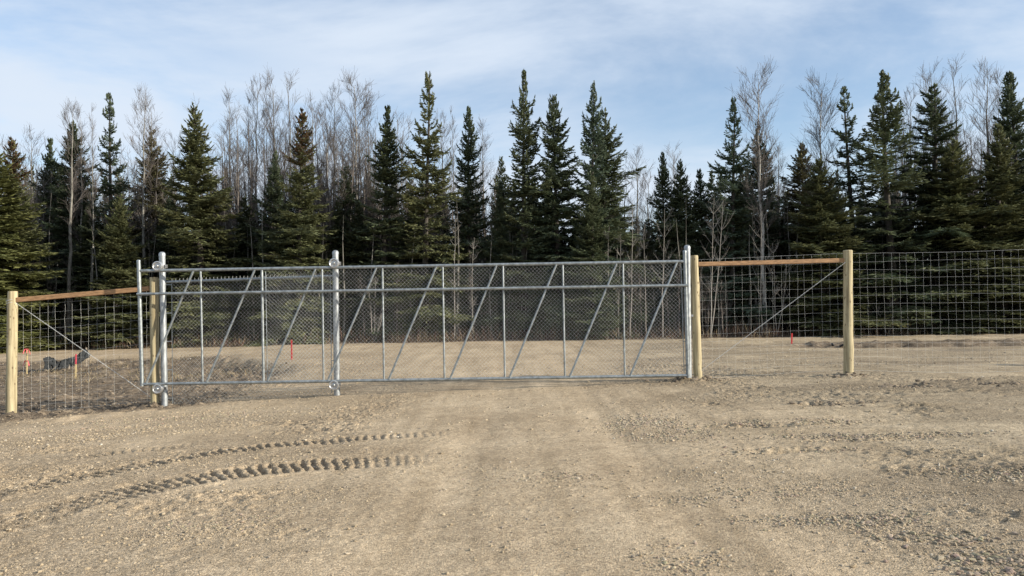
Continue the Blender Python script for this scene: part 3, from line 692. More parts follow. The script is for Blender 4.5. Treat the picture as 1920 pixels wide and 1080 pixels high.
# ------------------------------------------------------------------ stakes, silt fence, hose
def stake(px, pt, pb, Y, wd, mat_low, mat_top, frac, name, label, cat='stake', lean=0.0):
    bot = P(px, pb, Y); bot.z = hz(bot.x, Y); top = P(px + lean, pt, Y)
    root = empty(name, bot, label, cat)
    mid = bot.lerp(top, 1 - frac); mb = MB(); d = wd / 2
    if frac < 1:
        mb.add(np.array([(mid if k > 3 else bot + Vector((0, 0, -.1))) + Vector((sx * d, sy * d * .5, 0)) for k, (sx, sy) in enumerate([(-1, -1), (1, -1), (1, 1), (-1, 1)] * 2)]), [[0, 1, 5, 4], [1, 2, 6, 5], [2, 3, 7, 6], [3, 0, 4, 7], [4, 5, 6, 7]]); mb.build('lath', mat_low, root, False)
    b0 = mid if frac < 1 else bot + Vector((0, 0, -.1)); mb = MB(); d = wd / 2 * 1.04
    mb.add(np.array([(top if k > 3 else b0) + Vector((sx * d, sy * d * .5, 0)) for k, (sx, sy) in enumerate([(-1, -1), (1, -1), (1, 1), (-1, 1)] * 2)]), [[0, 1, 5, 4], [1, 2, 6, 5], [2, 3, 7, 6], [3, 0, 4, 7], [4, 5, 6, 7]]); mb.build('painted_top', mat_top, root, False)
    return root, top
stake(547, 637, 675, 21.5, .038, M['lath'], M['red'], 1.0, 'survey_stake', 'red painted stake standing behind the chain link near the second roller post', lean=-.5)
stake(1484, 625, 646, 25.0, .045, M['lath'], M['red'], 1.0, 'survey_stake', 'short red painted stake beyond the right brace wire', lean=1)
r_, tp = stake(141.5, 664, 697, 21.4, .035, M['lath'], M['pink'], .42, 'survey_stake', 'pale lath with pink flagged top beside the black silt fabric', lean=1)
r_, tp = stake(50, 655, 696, 22.0, .035, M['lath'], M['lath'], .3, 'survey_stake', 'thin lath hung with pink ribbons near the left corner post', lean=1)
g2 = np.random.default_rng(4)
for z0, nn in ((-.02, 4), (-.36, 3)):
    mb = MB()
    for k in range(nn):
        th = g2.random() * 6.28; ln = .10 + .16 * g2.random(); c = np.array([tp.x, tp.y - .03, tp.z + z0]); t = np.linspace(0, 1, 6)
        px_ = c[0] + np.cos(th) * ln * .7 * t; py_ = c[1] + np.sin(th) * ln * .4 * t; pz_ = c[2] + .05 * np.sin(t * 3) - ln * .7 * t ** 2
        w_ = .012; va = np.stack([px_, py_, pz_ + w_], 1); vb = np.stack([px_ + .01, py_ + .006, pz_ - w_], 1); vc = va + np.array([.003, .004, 0]); vd = vb + np.array([.003, .004, 0])
        i = np.arange(5); mb.add(np.vstack([va, vb, vc, vd]), np.vstack([np.stack([i, i + 1, i + 7, i + 6], 1), np.stack([i + 12, i + 18, i + 19, i + 13], 1), np.stack([i, i + 12, i + 13, i + 1], 1), np.stack([i + 6, i + 7, i + 19, i + 18], 1)]))
    mb.build('ribbon', M['pink'], r_, False)
stake(123, 630, 642, 30.3, .09, M['lath'], M['lath'], .5, 'marker_stub', 'small pale stub standing at the dark edge of the trees', 'stake')

sf = empty('silt_fence', (P(120, 690, 22.6).x, 22.6, hz(P(120, 690, 22.6).x, 22.6)), 'sagging black silt fabric on short stakes on the ditch bank at left', 'silt fence')
prof = [(83, 671, 692), (92, 668, 691), (101, 672, 690), (110, 678, 690), (120, 674, 688), (130, 671, 685), (138, 669, 683), (146, 665, 681), (153, 660, 678), (160, 654, 673), (164, 659, 670), (168, 664, 669)]
mb = MB(); nu = 44; nv = 9; vs = np.zeros((nu, nv, 3)); pr = np.array(prof, float); tx = np.linspace(83, 168, nu)
for i, px in enumerate(tx):
    yt = np.interp(px, pr[:, 0], pr[:, 1]); yb = np.interp(px, pr[:, 0], pr[:, 2]) + 1.5
    Yc = 22.4 + 1.0 * (px - 83) / 85
    for j in range(nv):
        py = yt + (yb - yt) * j / (nv - 1); q = P(px, py, Yc); fold = .10 * float(fbm(np.array([px * .16 + j * .12]), np.array([j * .28]), 3)[0]) + .02 * math.sin(px * .9 + j * .7)
        vs[i, j] = (q.x, q.y + fold, q.z)
front = vs.reshape(-1, 3); back = front + np.array([0, .012, 0]); i = (np.arange(nu - 1)[:, None] * nv + np.arange(nv - 1)[None]).ravel(); qf = np.stack([i, i + nv, i + nv + 1, i + 1], 1); k = nu * nv
edge = list(range(0, nu * nv, nv)); ed2 = [e + nv - 1 for e in edge]
qe = [[edge[m], edge[m] + k, edge[m + 1] + k, edge[m + 1]] for m in range(nu - 1)] + [[ed2[m], ed2[m + 1], ed2[m + 1] + k, ed2[m] + k] for m in range(nu - 1)]
mb.add(np.vstack([front, back]), np.vstack([qf, qf[:, ::-1] + k, np.array(qe)])); mb.build('fabric', M['silt'], sf)
for px, pt, pb, Y in ((85, 668, 694, 22.45), (160.5, 652, 677, 23.35), (128, 669, 689, 22.95)):
    a = P(px, pt, Y); b = P(px, pb, Y); b.z = min(b.z, hz(b.x, Y) - .05); mb = MB(); mb.box((a.x - .018, Y + .02, b.z), (a.x + .018, Y + .05, a.z)); mb.build('stake', M['deadwood'], sf, False)

hs = empty('rubber_hose', P(1575, 647, 24.3), 'short curl of black hose on the ground behind the right corner post', 'hose')
mb = MB(); t = np.linspace(0, 1, 30); c = P(1574, 647, 24.3)
zz = hz(c.x, 24.3)
mb.tube(np.stack([c.x - .24 + .5 * t, 24.3 + .12 * np.sin(t * 5), zz + .05 + .06 * np.sin(t * 6.3 + 2.2)], 1), .035, 8); mb.build('hose', M['black'], hs)

# ------------------------------------------------------------------ trees
def spruce_mesh(seed, H=10.0, Rm=1.4, base=.03, power=.85, dens=1.0, droop=.35, upturn=.5, up_top=.9, sparse=0.0, cones=0.0, gap=.27, leafw=.026, taper_top=0.0, lum=1.0):
    """crown mesh data: boughs in whorls, each bough a curved axis with side sprays of needles"""
    g = np.random.default_rng(seed); QV, QC = [], []; TW = []
    z = base * H; nominal = []
    lev = 0
    while z < H * .985:
        t = z / H; frac = 1 - t
        prof = min(1.0, frac / .93) ** power * (1 - .45 * math.exp(-frac / .07))
        if t < .14: prof *= .72 + 2.0 * t
        if taper_top: prof *= 1 - taper_top * math.exp(-((t - .8) / .18) ** 2)
        lump = 1 + .30 * math.sin(lev * 1.7 + seed) * (.4 + .6 * g.random())
        nb = max(4, int(round((5.2 + 2.5 * frac) * dens)))
        if g.random() < sparse * (t > .45): nb = max(2, nb // 2)
        a0 = g.random() * 6.283
        for k in range(nb):
            Lb = Rm * prof * lump * (.60 + .65 * g.random()) + .06
            if g.random() < .10: Lb *= 1.3
            az = a0 + k * 6.283 / nb + g.normal(0, .22); e0 = up_top * t ** 1.6 - .22 * frac + g.normal(0, .10) + .08
            nominal.append((z + g.normal(0, gap * .3), az, Lb, e0, t))
        z += gap * (.45 + .65 * frac) * (.8 + .4 * g.random()); lev += 1
    dead_t, dead_az = .25 + .45 * g.random(), g.random() * 6.28      # a thin side in the crown
    for zb, az, Lb, e0, t in nominal:
        if g.random() < .07: continue
        if abs(t - dead_t) < .09 and math.cos(az - dead_az) > .35: Lb *= .45 + .3 * g.random()
        ns = max(4, int(Lb / .055)); s = (np.arange(ns) + .5) / ns
        el = e0 - droop * np.sin(s * 2.2) * (1 - t) * 1.2 + upturn * s ** 2 * (.35 + .65 * t)
        ds = Lb / ns; r = np.cumsum(np.cos(el)) * ds; hh = np.cumsum(np.sin(el)) * ds
        azs = az + .12 * math.sin(az * 7) * s
        ax = np.stack([r * np.cos(azs), r * np.sin(azs), zb + hh], 1)
        TW.append((ax[0] * np.array([.2, .2, 1]), ax[-1], Lb))
        tan = np.stack([np.cos(el) * np.cos(azs), np.cos(el) * np.sin(azs), np.sin(el)], 1)
        side = np.stack([-np.sin(azs), np.cos(azs), 0 * azs], 1)
        bt = lum * (0.8 + .4 * g.random()); hue = g.random()
        inner = s < (.16 if t < .45 else .0)
        for sgn in (-1, 1, 0):
            if sgn == 0:
                d = tan.copy(); ln = np.full(ns, .13 + .03 * Lb)
            else:
                ln = np.clip(.50 * Lb * (1.05 - s) ** .75 * (.35 + .65 * np.minimum(1, s * 3.0)), .07, .62) * (.65 + .6 * g.random(ns))
                d = tan * (.62 + .25 * g.random((ns, 1))) + side * sgn * (.75 + .2 * g.random((ns, 1))) + np.array([0, 0, 1]) * (g.normal(-.10 - .14 * (1 - t), .2, (ns, 1)))
            d /= np.linalg.norm(d, axis=1)[:, None]
            p0 = ax; keep = (~inner) & (g.random(ns) < (.96 if sgn else .9))
            p0, d_, ln_ = p0[keep], d[keep], ln[keep]
            # main spray and its own side sprigs
            segs = [(p0, d_, ln_, 1.0)]
            if sgn:
                nrm = np.cross(d_, np.array([0, 0, 1.0])); nrm /= np.linalg.norm(nrm, axis=1)[:, None] + 1e-9
                for f_ in (.3, .58, .82):
                    for s2 in (-1, 1):
                        m = (ln_ > .13) & (g.random(len(ln_)) < .8); 
                        if not m.any(): continue
                        d2 = d_[m] * .7 + nrm[m] * s2 * .75 + np.stack([0 * ln_[m], 0 * ln_[m], g.normal(-.08, .22, m.sum())], 1); d2 /= np.linalg.norm(d2, axis=1)[:, None]
                        segs.append((p0[m] + d_[m] * (ln_[m] * f_)[:, None], d2, ln_[m] * (.62 - .35 * f_) * (.7 + .6 * g.random(m.sum())), .9))
            for q, dd, ll, ws in segs:
                n_ = len(q)
                if not n_: continue
                ll = np.maximum(ll, .05)
                rnd = g.normal(0, 1, (n_, 3)); u = np.cross(dd, rnd); u /= np.linalg.norm(u, axis=1)[:, None] + 1e-9
                # favour upward-facing sprays
                upv = np.cross(dd, np.cross(np.array([0, 0, 1.0]), dd)); 
                wv = (leafw * ws * (.75 + .6 * g.random(n_)))[:, None]
                sd_ = np.cross(dd, upv); sd_ /= np.linalg.norm(sd_, axis=1)[:, None] + 1e-9
                u = sd_ * .75 + u * .65; u /= np.linalg.norm(u, axis=1)[:, None] + 1e-9
                tip = q + dd * ll[:, None]; mid = q + dd * (ll * .45)[:, None]
                quad = np.stack([q - dd * .01, mid + u * wv, tip, mid - u * wv], 1)
                QV.append(quad)
                young = np.clip(.5 + .5 * g.normal(0, .5, n_), 0, 1)[:, None]
                c = (np.array([.080, .098, .053]) * (1 - hue * .5) + np.array([.110, .116, .060]) * hue * .5) * bt
                c = c[None] * (.75 + .55 * young)
                if cones and t > 1 - cones:
                    k = (g.random(n_) < .62)[:, None]; c = np.where(k, np.array([.080, .052, .034])[None] * (.7 + .6 * young), c)
                QC.append(np.repeat(c, 4, 0))
    qv = np.concatenate(QV).reshape(-1, 3); qc = np.concatenate(QC); nq = len(qv) // 4
    # leader at the very top
    return qv, np.arange(nq * 4).reshape(-1, 4), qc, TW, H
def spruce_assets(seed, **kw):
    v, f, c, tw, H = spruce_mesh(seed, **kw)
    me = mesh_np('crown', v, f); color_attr(me, 'tint', c); me.materials.append(M['needles'])
    g = np.random.default_rng(seed + 500); mb = MB(); t = np.linspace(0, 1, 16)
    pts = np.stack([.04 * np.sin(t * 5 + seed), .04 * np.cos(t * 4 + seed), t * H * 1.0 - .3 * (1 - t)], 1); rad = .012 + .13 * (1 - t) ** 1.1; rad[0] *= 1.25
    mb.tube(pts, rad, 9)
    for a, b, Lb in tw:
        if g.random() < .8: mb.tube([a, (np.array(a) + b) / 2 + [0, 0, .02], b], [.006 + .007 * Lb, .004 + .003 * Lb, .003], 3, False)
    for k in range(26):    # dead twigs low on the trunk
        z = H * (.02 + .22 * g.random()); th = g.random() * 6.28; ln = .3 + .7 * g.random()
        mb.tube([(0, 0, z), (math.cos(th) * ln * .6, math.sin(th) * ln * .6, z + .02), (math.cos(th) * ln, math.sin(th) * ln, z - .1 * g.random())], [.010, .006, .003], 3, False)
    fs = [np.vstack(mb.q)] + ([np.vstack(mb.t)] if mb.t else [])
    mt = mesh_np('trunk', np.vstack(mb.v), fs, True); mt.materials.append(M['spruce_bark'])
    return me, mt, (v, f, c)
SP = {
    'full':   spruce_assets(1, power=.66, dens=1.15, base=.05),
    'full2':  spruce_assets(2, power=.60, dens=1.1, base=.06, droop=.45),
    'open':   spruce_assets(3, power=.68, dens=.95, base=.05, sparse=.45, upturn=.9, up_top=.85, taper_top=.08, gap=.29),
    'column': spruce_assets(4, Rm=1.15, power=.58, dens=1.05, base=.04, upturn=.7, taper_top=.1),
    'ragged': spruce_assets(5, Rm=1.25, power=.58, dens=.8, base=.10, sparse=.7, upturn=.9, droop=.55, gap=.34),
    'cone':   spruce_assets(6, power=.68, dens=1.05, base=.05, cones=.24, taper_top=.12),
    'narrow': spruce_assets(7, Rm=1.1, power=.64, dens=1.0, base=.06, up_top=1.1),
    'young':  spruce_assets(8, Rm=1.5, power=.70, dens=1.25, base=.02, droop=.2),
}
for nm, sd_, kw in (('full', 21, dict(power=.62, dens=1.0, base=.08, droop=.5, gap=.31)), ('full2', 22, dict(power=.72, dens=1.0, base=.05, upturn=.8)), ('open', 23, dict(power=.62, dens=.85, base=.06, sparse=.5, upturn=1.0, up_top=.95, gap=.31)),
                    ('column', 24, dict(Rm=1.15, power=.66, dens=.95, base=.05, upturn=.9, gap=.30)), ('narrow', 25, dict(Rm=1.1, power=.56, dens=.9, base=.08, up_top=.8, droop=.5)), ('young', 26, dict(Rm=1.5, power=.80, dens=1.1, base=.02, droop=.3, upturn=.7))):
    SP[nm + '_b'] = spruce_assets(sd_, **kw)
used = {}
def place_spruce(kind, x, Y, H, rad, rz, tint, label, group):
    used[kind] = used.get(kind, 0) + 1
    me, mt, _ = SP[kind + '_b' if used[kind] % 2 == 0 and kind + '_b' in SP else kind]; rm = {'column': 1.15, 'ragged': 1.25, 'narrow': 1.1, 'young': 1.5}.get(kind, 1.4)
    r = empty('spruce_tree', (x, Y, hz(x, Y) - .05), label, 'spruce', group)
    for nm, m_ in (('trunk', mt), ('crown', me)):
        o = bpy.data.objects.new(nm, m_); C.objects.link(o); o.parent = r; o.color = (*tint, 1)
    r.scale = (1.13 * rad / rm, 1.13 * rad / rm, H / 10.0); r.rotation_euler = (.022 * math.sin(rz * 7), .022 * math.cos(rz * 5), rz)
    return r
OL, GR, DK, BL_, BRN = (1.3, 1.2, 1.05), (1.05, 1.08, 1.08), (.84, .92, .98), (.95, 1.1, 1.35), (1.25, 1.0, .95)
YE = (1.65, 1.5, 1.05)
# (photo column of the tip, row of the tip, distance, crown radius, kind, tint, label)
SPRUCES = [
    (-22, 258, 29.2, 2.2, 'full', YE, 'yellow-green spruce cut by the left edge of the photo'),
    (33, 266, 30.2, 1.45, 'cone', OL, 'spruce with a dark brown cone-laden tip near the left edge'),
    (86, 263, 35, 1.2, 'narrow', DK, 'slim pale-tipped spruce behind bare trees above the left corner post'),
    (146, 234, 34, 1.6, 'full2', DK, 'dark spruce standing behind the leaning pale trunk at left'),
    (213, 181, 33, 1.25, 'ragged', DK, 'ragged dark spruce with upswept gappy boughs, tallest at far left'),
    (216, 372, 30.4, 1.35, 'young', OL, 'low bushy spruce at the foot of the ragged dark spruce'),
    (291, 250, 35, 1.5, 'full', BRN, 'brownish spruce hidden behind the bare tree left of the first roller post'),
    (377, 204, 31.2, 1.75, 'full', OL, 'broad olive spruce right of the first roller post'),
    (510, 288, 32.4, 1.3, 'full2', DK, 'shorter dark spruce tucked between two broad olive ones'),
    (555, 214, 31.0, 1.5, 'cone', OL, 'spruce with reddish-brown cone clusters below its tip'),
    (642, 318, 34.0, 1.3, 'narrow', DK, 'dim short spruce right behind the second roller post'),
    (716, 204, 32.0, 1.35, 'narrow', GR, 'thin-crowned grey-green spruce left of the tall shaggy one'),
    (792, 139, 31.4, 1.6, 'open', OL, 'tall shaggy spruce with long separate upturned boughs'),
    (874, 204, 32.8, 1.1, 'column', DK, 'narrow dark spruce right of the tall shaggy one'),
    (938, 342, 32.0, 1.0, 'young', DK, 'small dark spruce against the slender spire-tipped one'),
    (973, 139, 31.6, 1.25, 'column', GR, 'slender spire-tipped spruce, tallest above the middle of the gate'),
    (1040, 181, 31.4, 1.4, 'full2', DK, 'dense dark spruce right beside the slender spire-tipped one'),
    (1101, 156, 31.2, 1.25, 'open', BL_, 'front twin of the close pair of tall spruces right of centre'),
    (1131, 214, 32.2, 1.65, 'full', GR, 'rear twin of the close pair, right slope down to the sky gap'),
    (1105, 330, 30.3, 1.05, 'young', GR, 'grey-green young spruce at the foot of the twin pair'),
    (1244, 290, 33.4, 1.25, 'full2', DK, 'dark spruce with brown tip just right of the sky gap'),
    (1271, 306, 33.0, 1.2, 'full', DK, 'dark spruce leaning close to the brown-tipped one by the sky gap'),
    (1313, 320, 33.4, 1.3, 'young', DK, 'short spruce left of the blue-green pointed one'),
    (1366, 187, 32.4, 1.5, 'open', BL_, 'blue-green pointed spruce left of the tall white birch'),
    (1427, 245, 34.2, 1.4, 'full', DK, 'dark spruce directly behind the tall white birch trunk'),
    (1500, 272, 35, 1.4, 'full2', BRN, 'brownish spruce between the two pale birches'),
    (1540, 302, 30.9, 1.6, 'young', OL, 'broad lower spruce in front, above the right brace rail'),
    (1598, 168, 32.8, 1.3, 'ragged', DK, 'dark gappy spruce above the right corner post'),
    (1663, 136, 31.0, 1.75, 'open', GR, 'tallest spruce on the right, tiered boughs over the woven fence'),
    (1741, 168, 32.0, 1.5, 'narrow', DK, 'dark spruce right of the tallest right-hand one'),
    (1782, 268, 31.0, 1.7, 'full', OL, 'wide lit spruce below the bare tops at right'),
    (1866, 238, 30.8, 1.75, 'full2', OL, 'wide olive spruce near the right edge'),
    (1901, 138, 33.0, 1.3, 'column', DK, 'tall dark spruce rising at the right edge'),
    (1985, 215, 31.2, 1.8, 'full', GR, 'spruce cut by the right edge of the photo'),
]
g = np.random.default_rng(21)
for i, (px, py, Y, rad, kind, tint, label) in enumerate(SPRUCES):
    tp = P(px, py, Y); H = (tp.z - hz(tp.x, Y) + .05) / .985
    place_spruce(kind, tp.x, Y, H, rad * (1.18 if px > 1480 else 1.0), g.random() * 6.28, tint, label, 'spruces along the edge of the forest')

def bare_tree(seed, H=10.0, spread=1.45, first=.35, nprim=30, nsec=7, ntw=5, lean=0.0, up=1.0, trunk_r=.085, fork=False):
    g = np.random.default_rng(seed); T, B = MB(), MB(); n = 18; t = np.linspace(0, 1, n)
    def trunk(b0, h, r0, ln):
        wx = np.cumsum(g.normal(0, .03, n)); wy = np.cumsum(g.normal(0, .03, n)); wx -= wx[0]; wy -= wy[0]
        pts = np.stack([b0[0] + wx + ln * t * h, b0[1] + wy, b0[2] + t * h], 1); rad = r0 * (1 - t) ** .9 + .006
        T.tube(pts, rad, 7); return pts
    trunks = [(trunk((0, 0, -.1), H, trunk_r, lean), first)]
    if fork:
        p = trunks[0][0][7]; trunks.append((trunk(p, H * .52, trunk_r * .55, .16), .1))
    def limb(p, d, ln, r, curve, seg):
        pts = [p]; dd = d.copy()
        for k in range(seg):
            dd = dd + np.array([0, 0, curve]) + g.normal(0, .035, 3); dd /= np.linalg.norm(dd); pts.append(pts[-1] + dd * ln / seg)
        pts = np.array(pts); B.tube(pts, np.linspace(r, .0035, seg + 1), 4 if r > .012 else 3, False); return pts
    for pts, f0 in trunks:
        for k in range(nprim):
            s = f0 + (1 - f0) * (k + g.random()) / nprim; i = min(n - 2, int(s * (n - 1))); p = pts[i] + (pts[i + 1] - pts[i]) * (s * (n - 1) - i)
            az = g.random() * 6.28; el = (.62 + .42 * g.random()) * up; d = np.array([math.cos(az) * math.cos(el), math.sin(az) * math.cos(el), math.sin(el)])
            ln = spread * (.35 + .8 * (1 - s) ** .6) * (.6 + .7 * g.random()) * (.55 if s < f0 + .08 else 1); r = .006 + .016 * (1 - s) * ln
            pr = limb(p, d, ln, r, .10, 6)
            for k2 in range(max(3, int(1.5 * nsec * ln / spread))):
                j = g.integers(1, 6); az2 = g.random() * 6.28; dd = (pr[j + 1 if j < 6 else j] - pr[j]); dd = dd / (np.linalg.norm(dd) + 1e-9)
                d2 = dd + np.array([math.cos(az2), math.sin(az2), .25 + .3 * g.random()]) * .75; d2 /= np.linalg.norm(d2)
                sr = limb(pr[j], d2, ln * (.30 + .3 * g.random()), .0048, .08, 4)
                for k3 in range(ntw):
                    j3 = g.integers(1, 5); d3 = d2 + g.normal(0, .42, 3) + np.array([0, 0, .25]); d3 /= np.linalg.norm(d3)
                    limb(sr[min(j3, 4)], d3, .16 + .28 * g.random(), .0034, .04, 2)
    def mk(nm, mb, m_):
        me = mesh_np(nm, np.vstack(mb.v), [np.vstack(mb.q)] + ([np.vstack(mb.t)] if mb.t else []), True); me.materials.append(m_); return me
    return T, B, mk
BT, BTRAW = {}, {}
for nm, kw, bark in (('aspen', dict(seed=1), 'aspen_bark'), ('aspen2', dict(seed=2, spread=1.2, nprim=28), 'aspen_bark'), ('aspen3', dict(seed=3, spread=1.6, first=.28, nprim=32), 'aspen_bark'),
                     ('slim', dict(seed=4, spread=.8, nprim=20, first=.45, trunk_r=.06), 'aspen_bark'), ('birch', dict(seed=5, spread=1.6, first=.38, nprim=40, nsec=8), 'birch_bark'),
                     ('fork', dict(seed=6, spread=1.4, fork=True, nprim=20), 'aspen_bark'), ('lean', dict(seed=7, spread=1.2, lean=.05, first=.5, nprim=18, trunk_r=.1), 'aspen_bark')):
    T, B, mk = bare_tree(**kw); BTRAW[nm] = (T, B, mk); BT[nm] = (mk('trunk', T, M[bark]), mk('branches', B, M['twigs']))
def place_bare(kind, x, Y, H, wd, rz, label, group, cat='bare tree'):
    r = empty('bare_tree', (x, Y, hz(x, Y) - .03), label, cat, group)
    for nm, m_ in zip(('trunk', 'branches'), BT[kind]):
        o = bpy.data.objects.new(nm, m_); C.objects.link(o); o.parent = r
    r.scale = (wd, wd, H / 10.0); r.rotation_euler = (0, 0, rz)
    return r
BARE = [
    (62, 250, 38, 1.1, 'aspen3', 'round-topped bare tree above the left corner post'),
    (10, 272, 38, 1.0, 'aspen', 'faint bare tree top at the left edge above the spruces'),
    (128, 205, 31.5, .9, 'lean', 'pale trunk leaning right, left of the ragged dark spruce'),
    (152, 215, 33, .8, 'aspen2', 'straight bare trunk just right of the leaning pale one'),
    (172, 208, 31.8, .7, 'slim', 'thin nearly branchless trunk left of the ragged dark spruce'),
    (270, 178, 33, 1.0, 'aspen', 'tall bare tree above the left end of the gate'),
    (285, 205, 35, 1.0, 'aspen2', 'second bare tree behind the tall one over the gate end'),
    (318, 260, 37, .9, 'aspen3', 'low bare crown left of the broad olive spruce'),
    (430, 186, 35, 1.0, 'aspen2', 'bare crown right of the broad olive spruce'),
    (462, 192, 36, .9, 'slim', 'slim bare tree left of the cone-topped spruce group'),
    (482, 160, 36, 1.0, 'aspen', 'left one of the tallest bare trees left of the cone-tipped spruce'),
    (513, 154, 35.5, .9, 'aspen2', 'middle one of the tallest bare trees left of the cone-tipped spruce'),
    (547, 152, 36, 1.1, 'fork', 'tall bare tree directly behind the cone-tipped spruce'),
    (588, 192, 34.5, 1.1, 'aspen3', 'dense bare crown just right of the cone-tipped spruce'),
    (608, 225, 33.5, .9, 'birch', 'white-trunked bare tree right of the cone-tipped spruce'),
    (628, 172, 36, 1.0, 'aspen', 'bare tree rising above the second roller post'),
    (664, 158, 35.5, 1.2, 'birch', 'tall bare tree with fanned top left of the thin-crowned spruce'),
    (690, 212, 37, 1.0, 'aspen2', 'bare top close left of the thin-crowned spruce'),
    (742, 222, 36, 1.0, 'fork', 'bare crown between the thin-crowned and the tall shaggy spruce'),
    (826, 225, 37, 1.0, 'aspen', 'bare crown right of the tall shaggy spruce'),
    (852, 212, 38, .9, 'slim', 'slim bare top left of the narrow dark spruce'),
    (905, 240, 36, 1.0, 'aspen2', 'bare tree right of the narrow dark spruce'),
    (1192, 288, 33, .9, 'aspen3', 'bare tree standing in the sky gap right of the twin spruces'),
    (1215, 330, 38, .9, 'aspen', 'small faint bare tree low in the sky gap'),
    (1270, 282, 39, 1.0, 'aspen3', 'bare crown behind the brown-tipped dark spruce'),
    (1423, 145, 31.6, 1.15, 'birch', 'tall white birch trunk right of the blue-green spruce'),
    (1459, 285, 38, 1.0, 'aspen2', 'faint bare top right of the tall white birch'),
    (1530, 164, 32.4, 1.2, 'birch', 'wide-crowned pale birch left of the right corner post'),
    (1707, 178, 38, 1.0, 'aspen', 'bare top between the two dark right-hand spruces'),
    (1757, 135, 34.5, 1.1, 'aspen3', 'left of the three tall bare trees at upper right'),
    (1795, 124, 34.8, 1.1, 'fork', 'middle of the three tall bare trees at upper right'),
    (1848, 130, 34.5, 1.15, 'aspen', 'right of the three tall bare trees at upper right'),
    (1880, 150, 37, 1.0, 'aspen2', 'bare top half hidden by the tall dark spruce at the right edge'),
]
for i, (px, py, Y, wd, kind, label) in enumerate(BARE):
    tp = P(px, py, Y); lean = .05 if kind == 'lean' else 0; H = tp.z - hz(tp.x, Y)
    place_bare(kind, tp.x, Y, H, wd, 0.0 if kind == 'lean' else i * 2.39, label, 'bare trees among the spruces')

# saplings in front of the forest edge
def sapling(px_base, py_base, px_top, py_top, Y, label, seed, stems=1, spread=.5, r=.022):
    g = np.random.default_rng(seed); b = P(px_base, py_base, Y); b.z = hz(b.x, Y) - .03; tp = P(px_top, py_top, Y); root = empty('sapling', b, label, 'sapling', 'bare saplings at the forest edge')
    T, B = MB(), MB(); t = np.linspace(0, 1, 10)
    for s in range(stems):
        off = 0 if s == 0 else (1 if s % 2 else -1) * (.25 + .25 * g.random()); hh = (tp.z - b.z) * (1 if s == 0 else .75 + .25 * g.random())
        wob = np.cumsum(g.normal(0, .018, 10)); wob -= wob[0]
        pts = np.stack([b.x + (tp.x - b.x) * t + off * t ** .8 + wob, b.y + .1 * off * t + np.cumsum(g.normal(0, .015, 10)), b.z + hh * t], 1); T.tube(pts, r * (1 - t) + .005, 6)
        for k in range(int(hh * 4.5)):
            i = g.integers(3, 9); az = g.random() * 6.28; ln = spread * (.4 + .8 * g.random()); d = np.array([math.cos(az) * .7, math.sin(az) * .5, .75]); p = pts[i]
            q = p + d * ln * .5 + g.normal(0, .03, 3); e = q + (d + [0, 0, .3]) * ln * .5; B.tube([p, q, e], [.008, .005, .003], 3, False)
            for k2 in range(3):
                u = p + (e - p) * (.3 + .6 * g.random()); B.tube([u, u + g.normal(0, .12, 3) + [0, 0, .12]], [.004, .0025], 3, False)
    if tp.z - b.z < 2.2: T.add(np.vstack(B.v), np.vstack(B.q)); T.build('stem', M['sapling'], root)
    else: T.build('stem', M['sapling'], root); B.build('branches', M['sapling'], root)
SAPS = [(1332, 632, 1337, 372, 29.9, 'pale multi-stemmed sapling just right of the latch post', 1, 2, .8, .02), (1243, 640, 1246, 392, 30.2, 'branchy sapling left of the latch post', 2, 1, .9, .024),
        (1213, 640, 1212, 420, 30.3, 'thin sapling left of the branchy one', 3, 1, .4, .016), (1181, 640, 1188, 375, 30.0, 'tall pale thin sapling behind the last gate upright', 4, 1, .35, .02),
        (1140, 641, 1141, 425, 30.2, 'straight thin sapling over the eighth gate panel', 5, 1, .3, .015), (1428, 632, 1424, 395, 30.4, 'crooked sapling below the tall white birch', 6, 1, .7, .02),
        (852, 645, 855, 410, 30.2, 'thin sapling behind the fifth gate panel', 7, 1, .35, .016), (887, 645, 892, 445, 30.4, 'short twiggy sapling right of the fifth gate panel', 8, 1, .4, .013),
        (1456, 632, 1450, 455, 30.2, 'slight sapling left of the right brace wire', 9, 2, .5, .012), (1160, 641, 1163, 435, 30.1, 'leaning sapling between two straighter thin ones', 10, 1, .3, .012), (700, 648, 702, 520, 30.3, 'short clump of thin stems behind the third gate panel', 11, 4, .3, .012),
        (1667, 628, 1668, 560, 30.1, 'low twiggy sapling under the tallest right-hand spruce', 12, 3, .4, .01)]
for s in SAPS: sapling(*s)

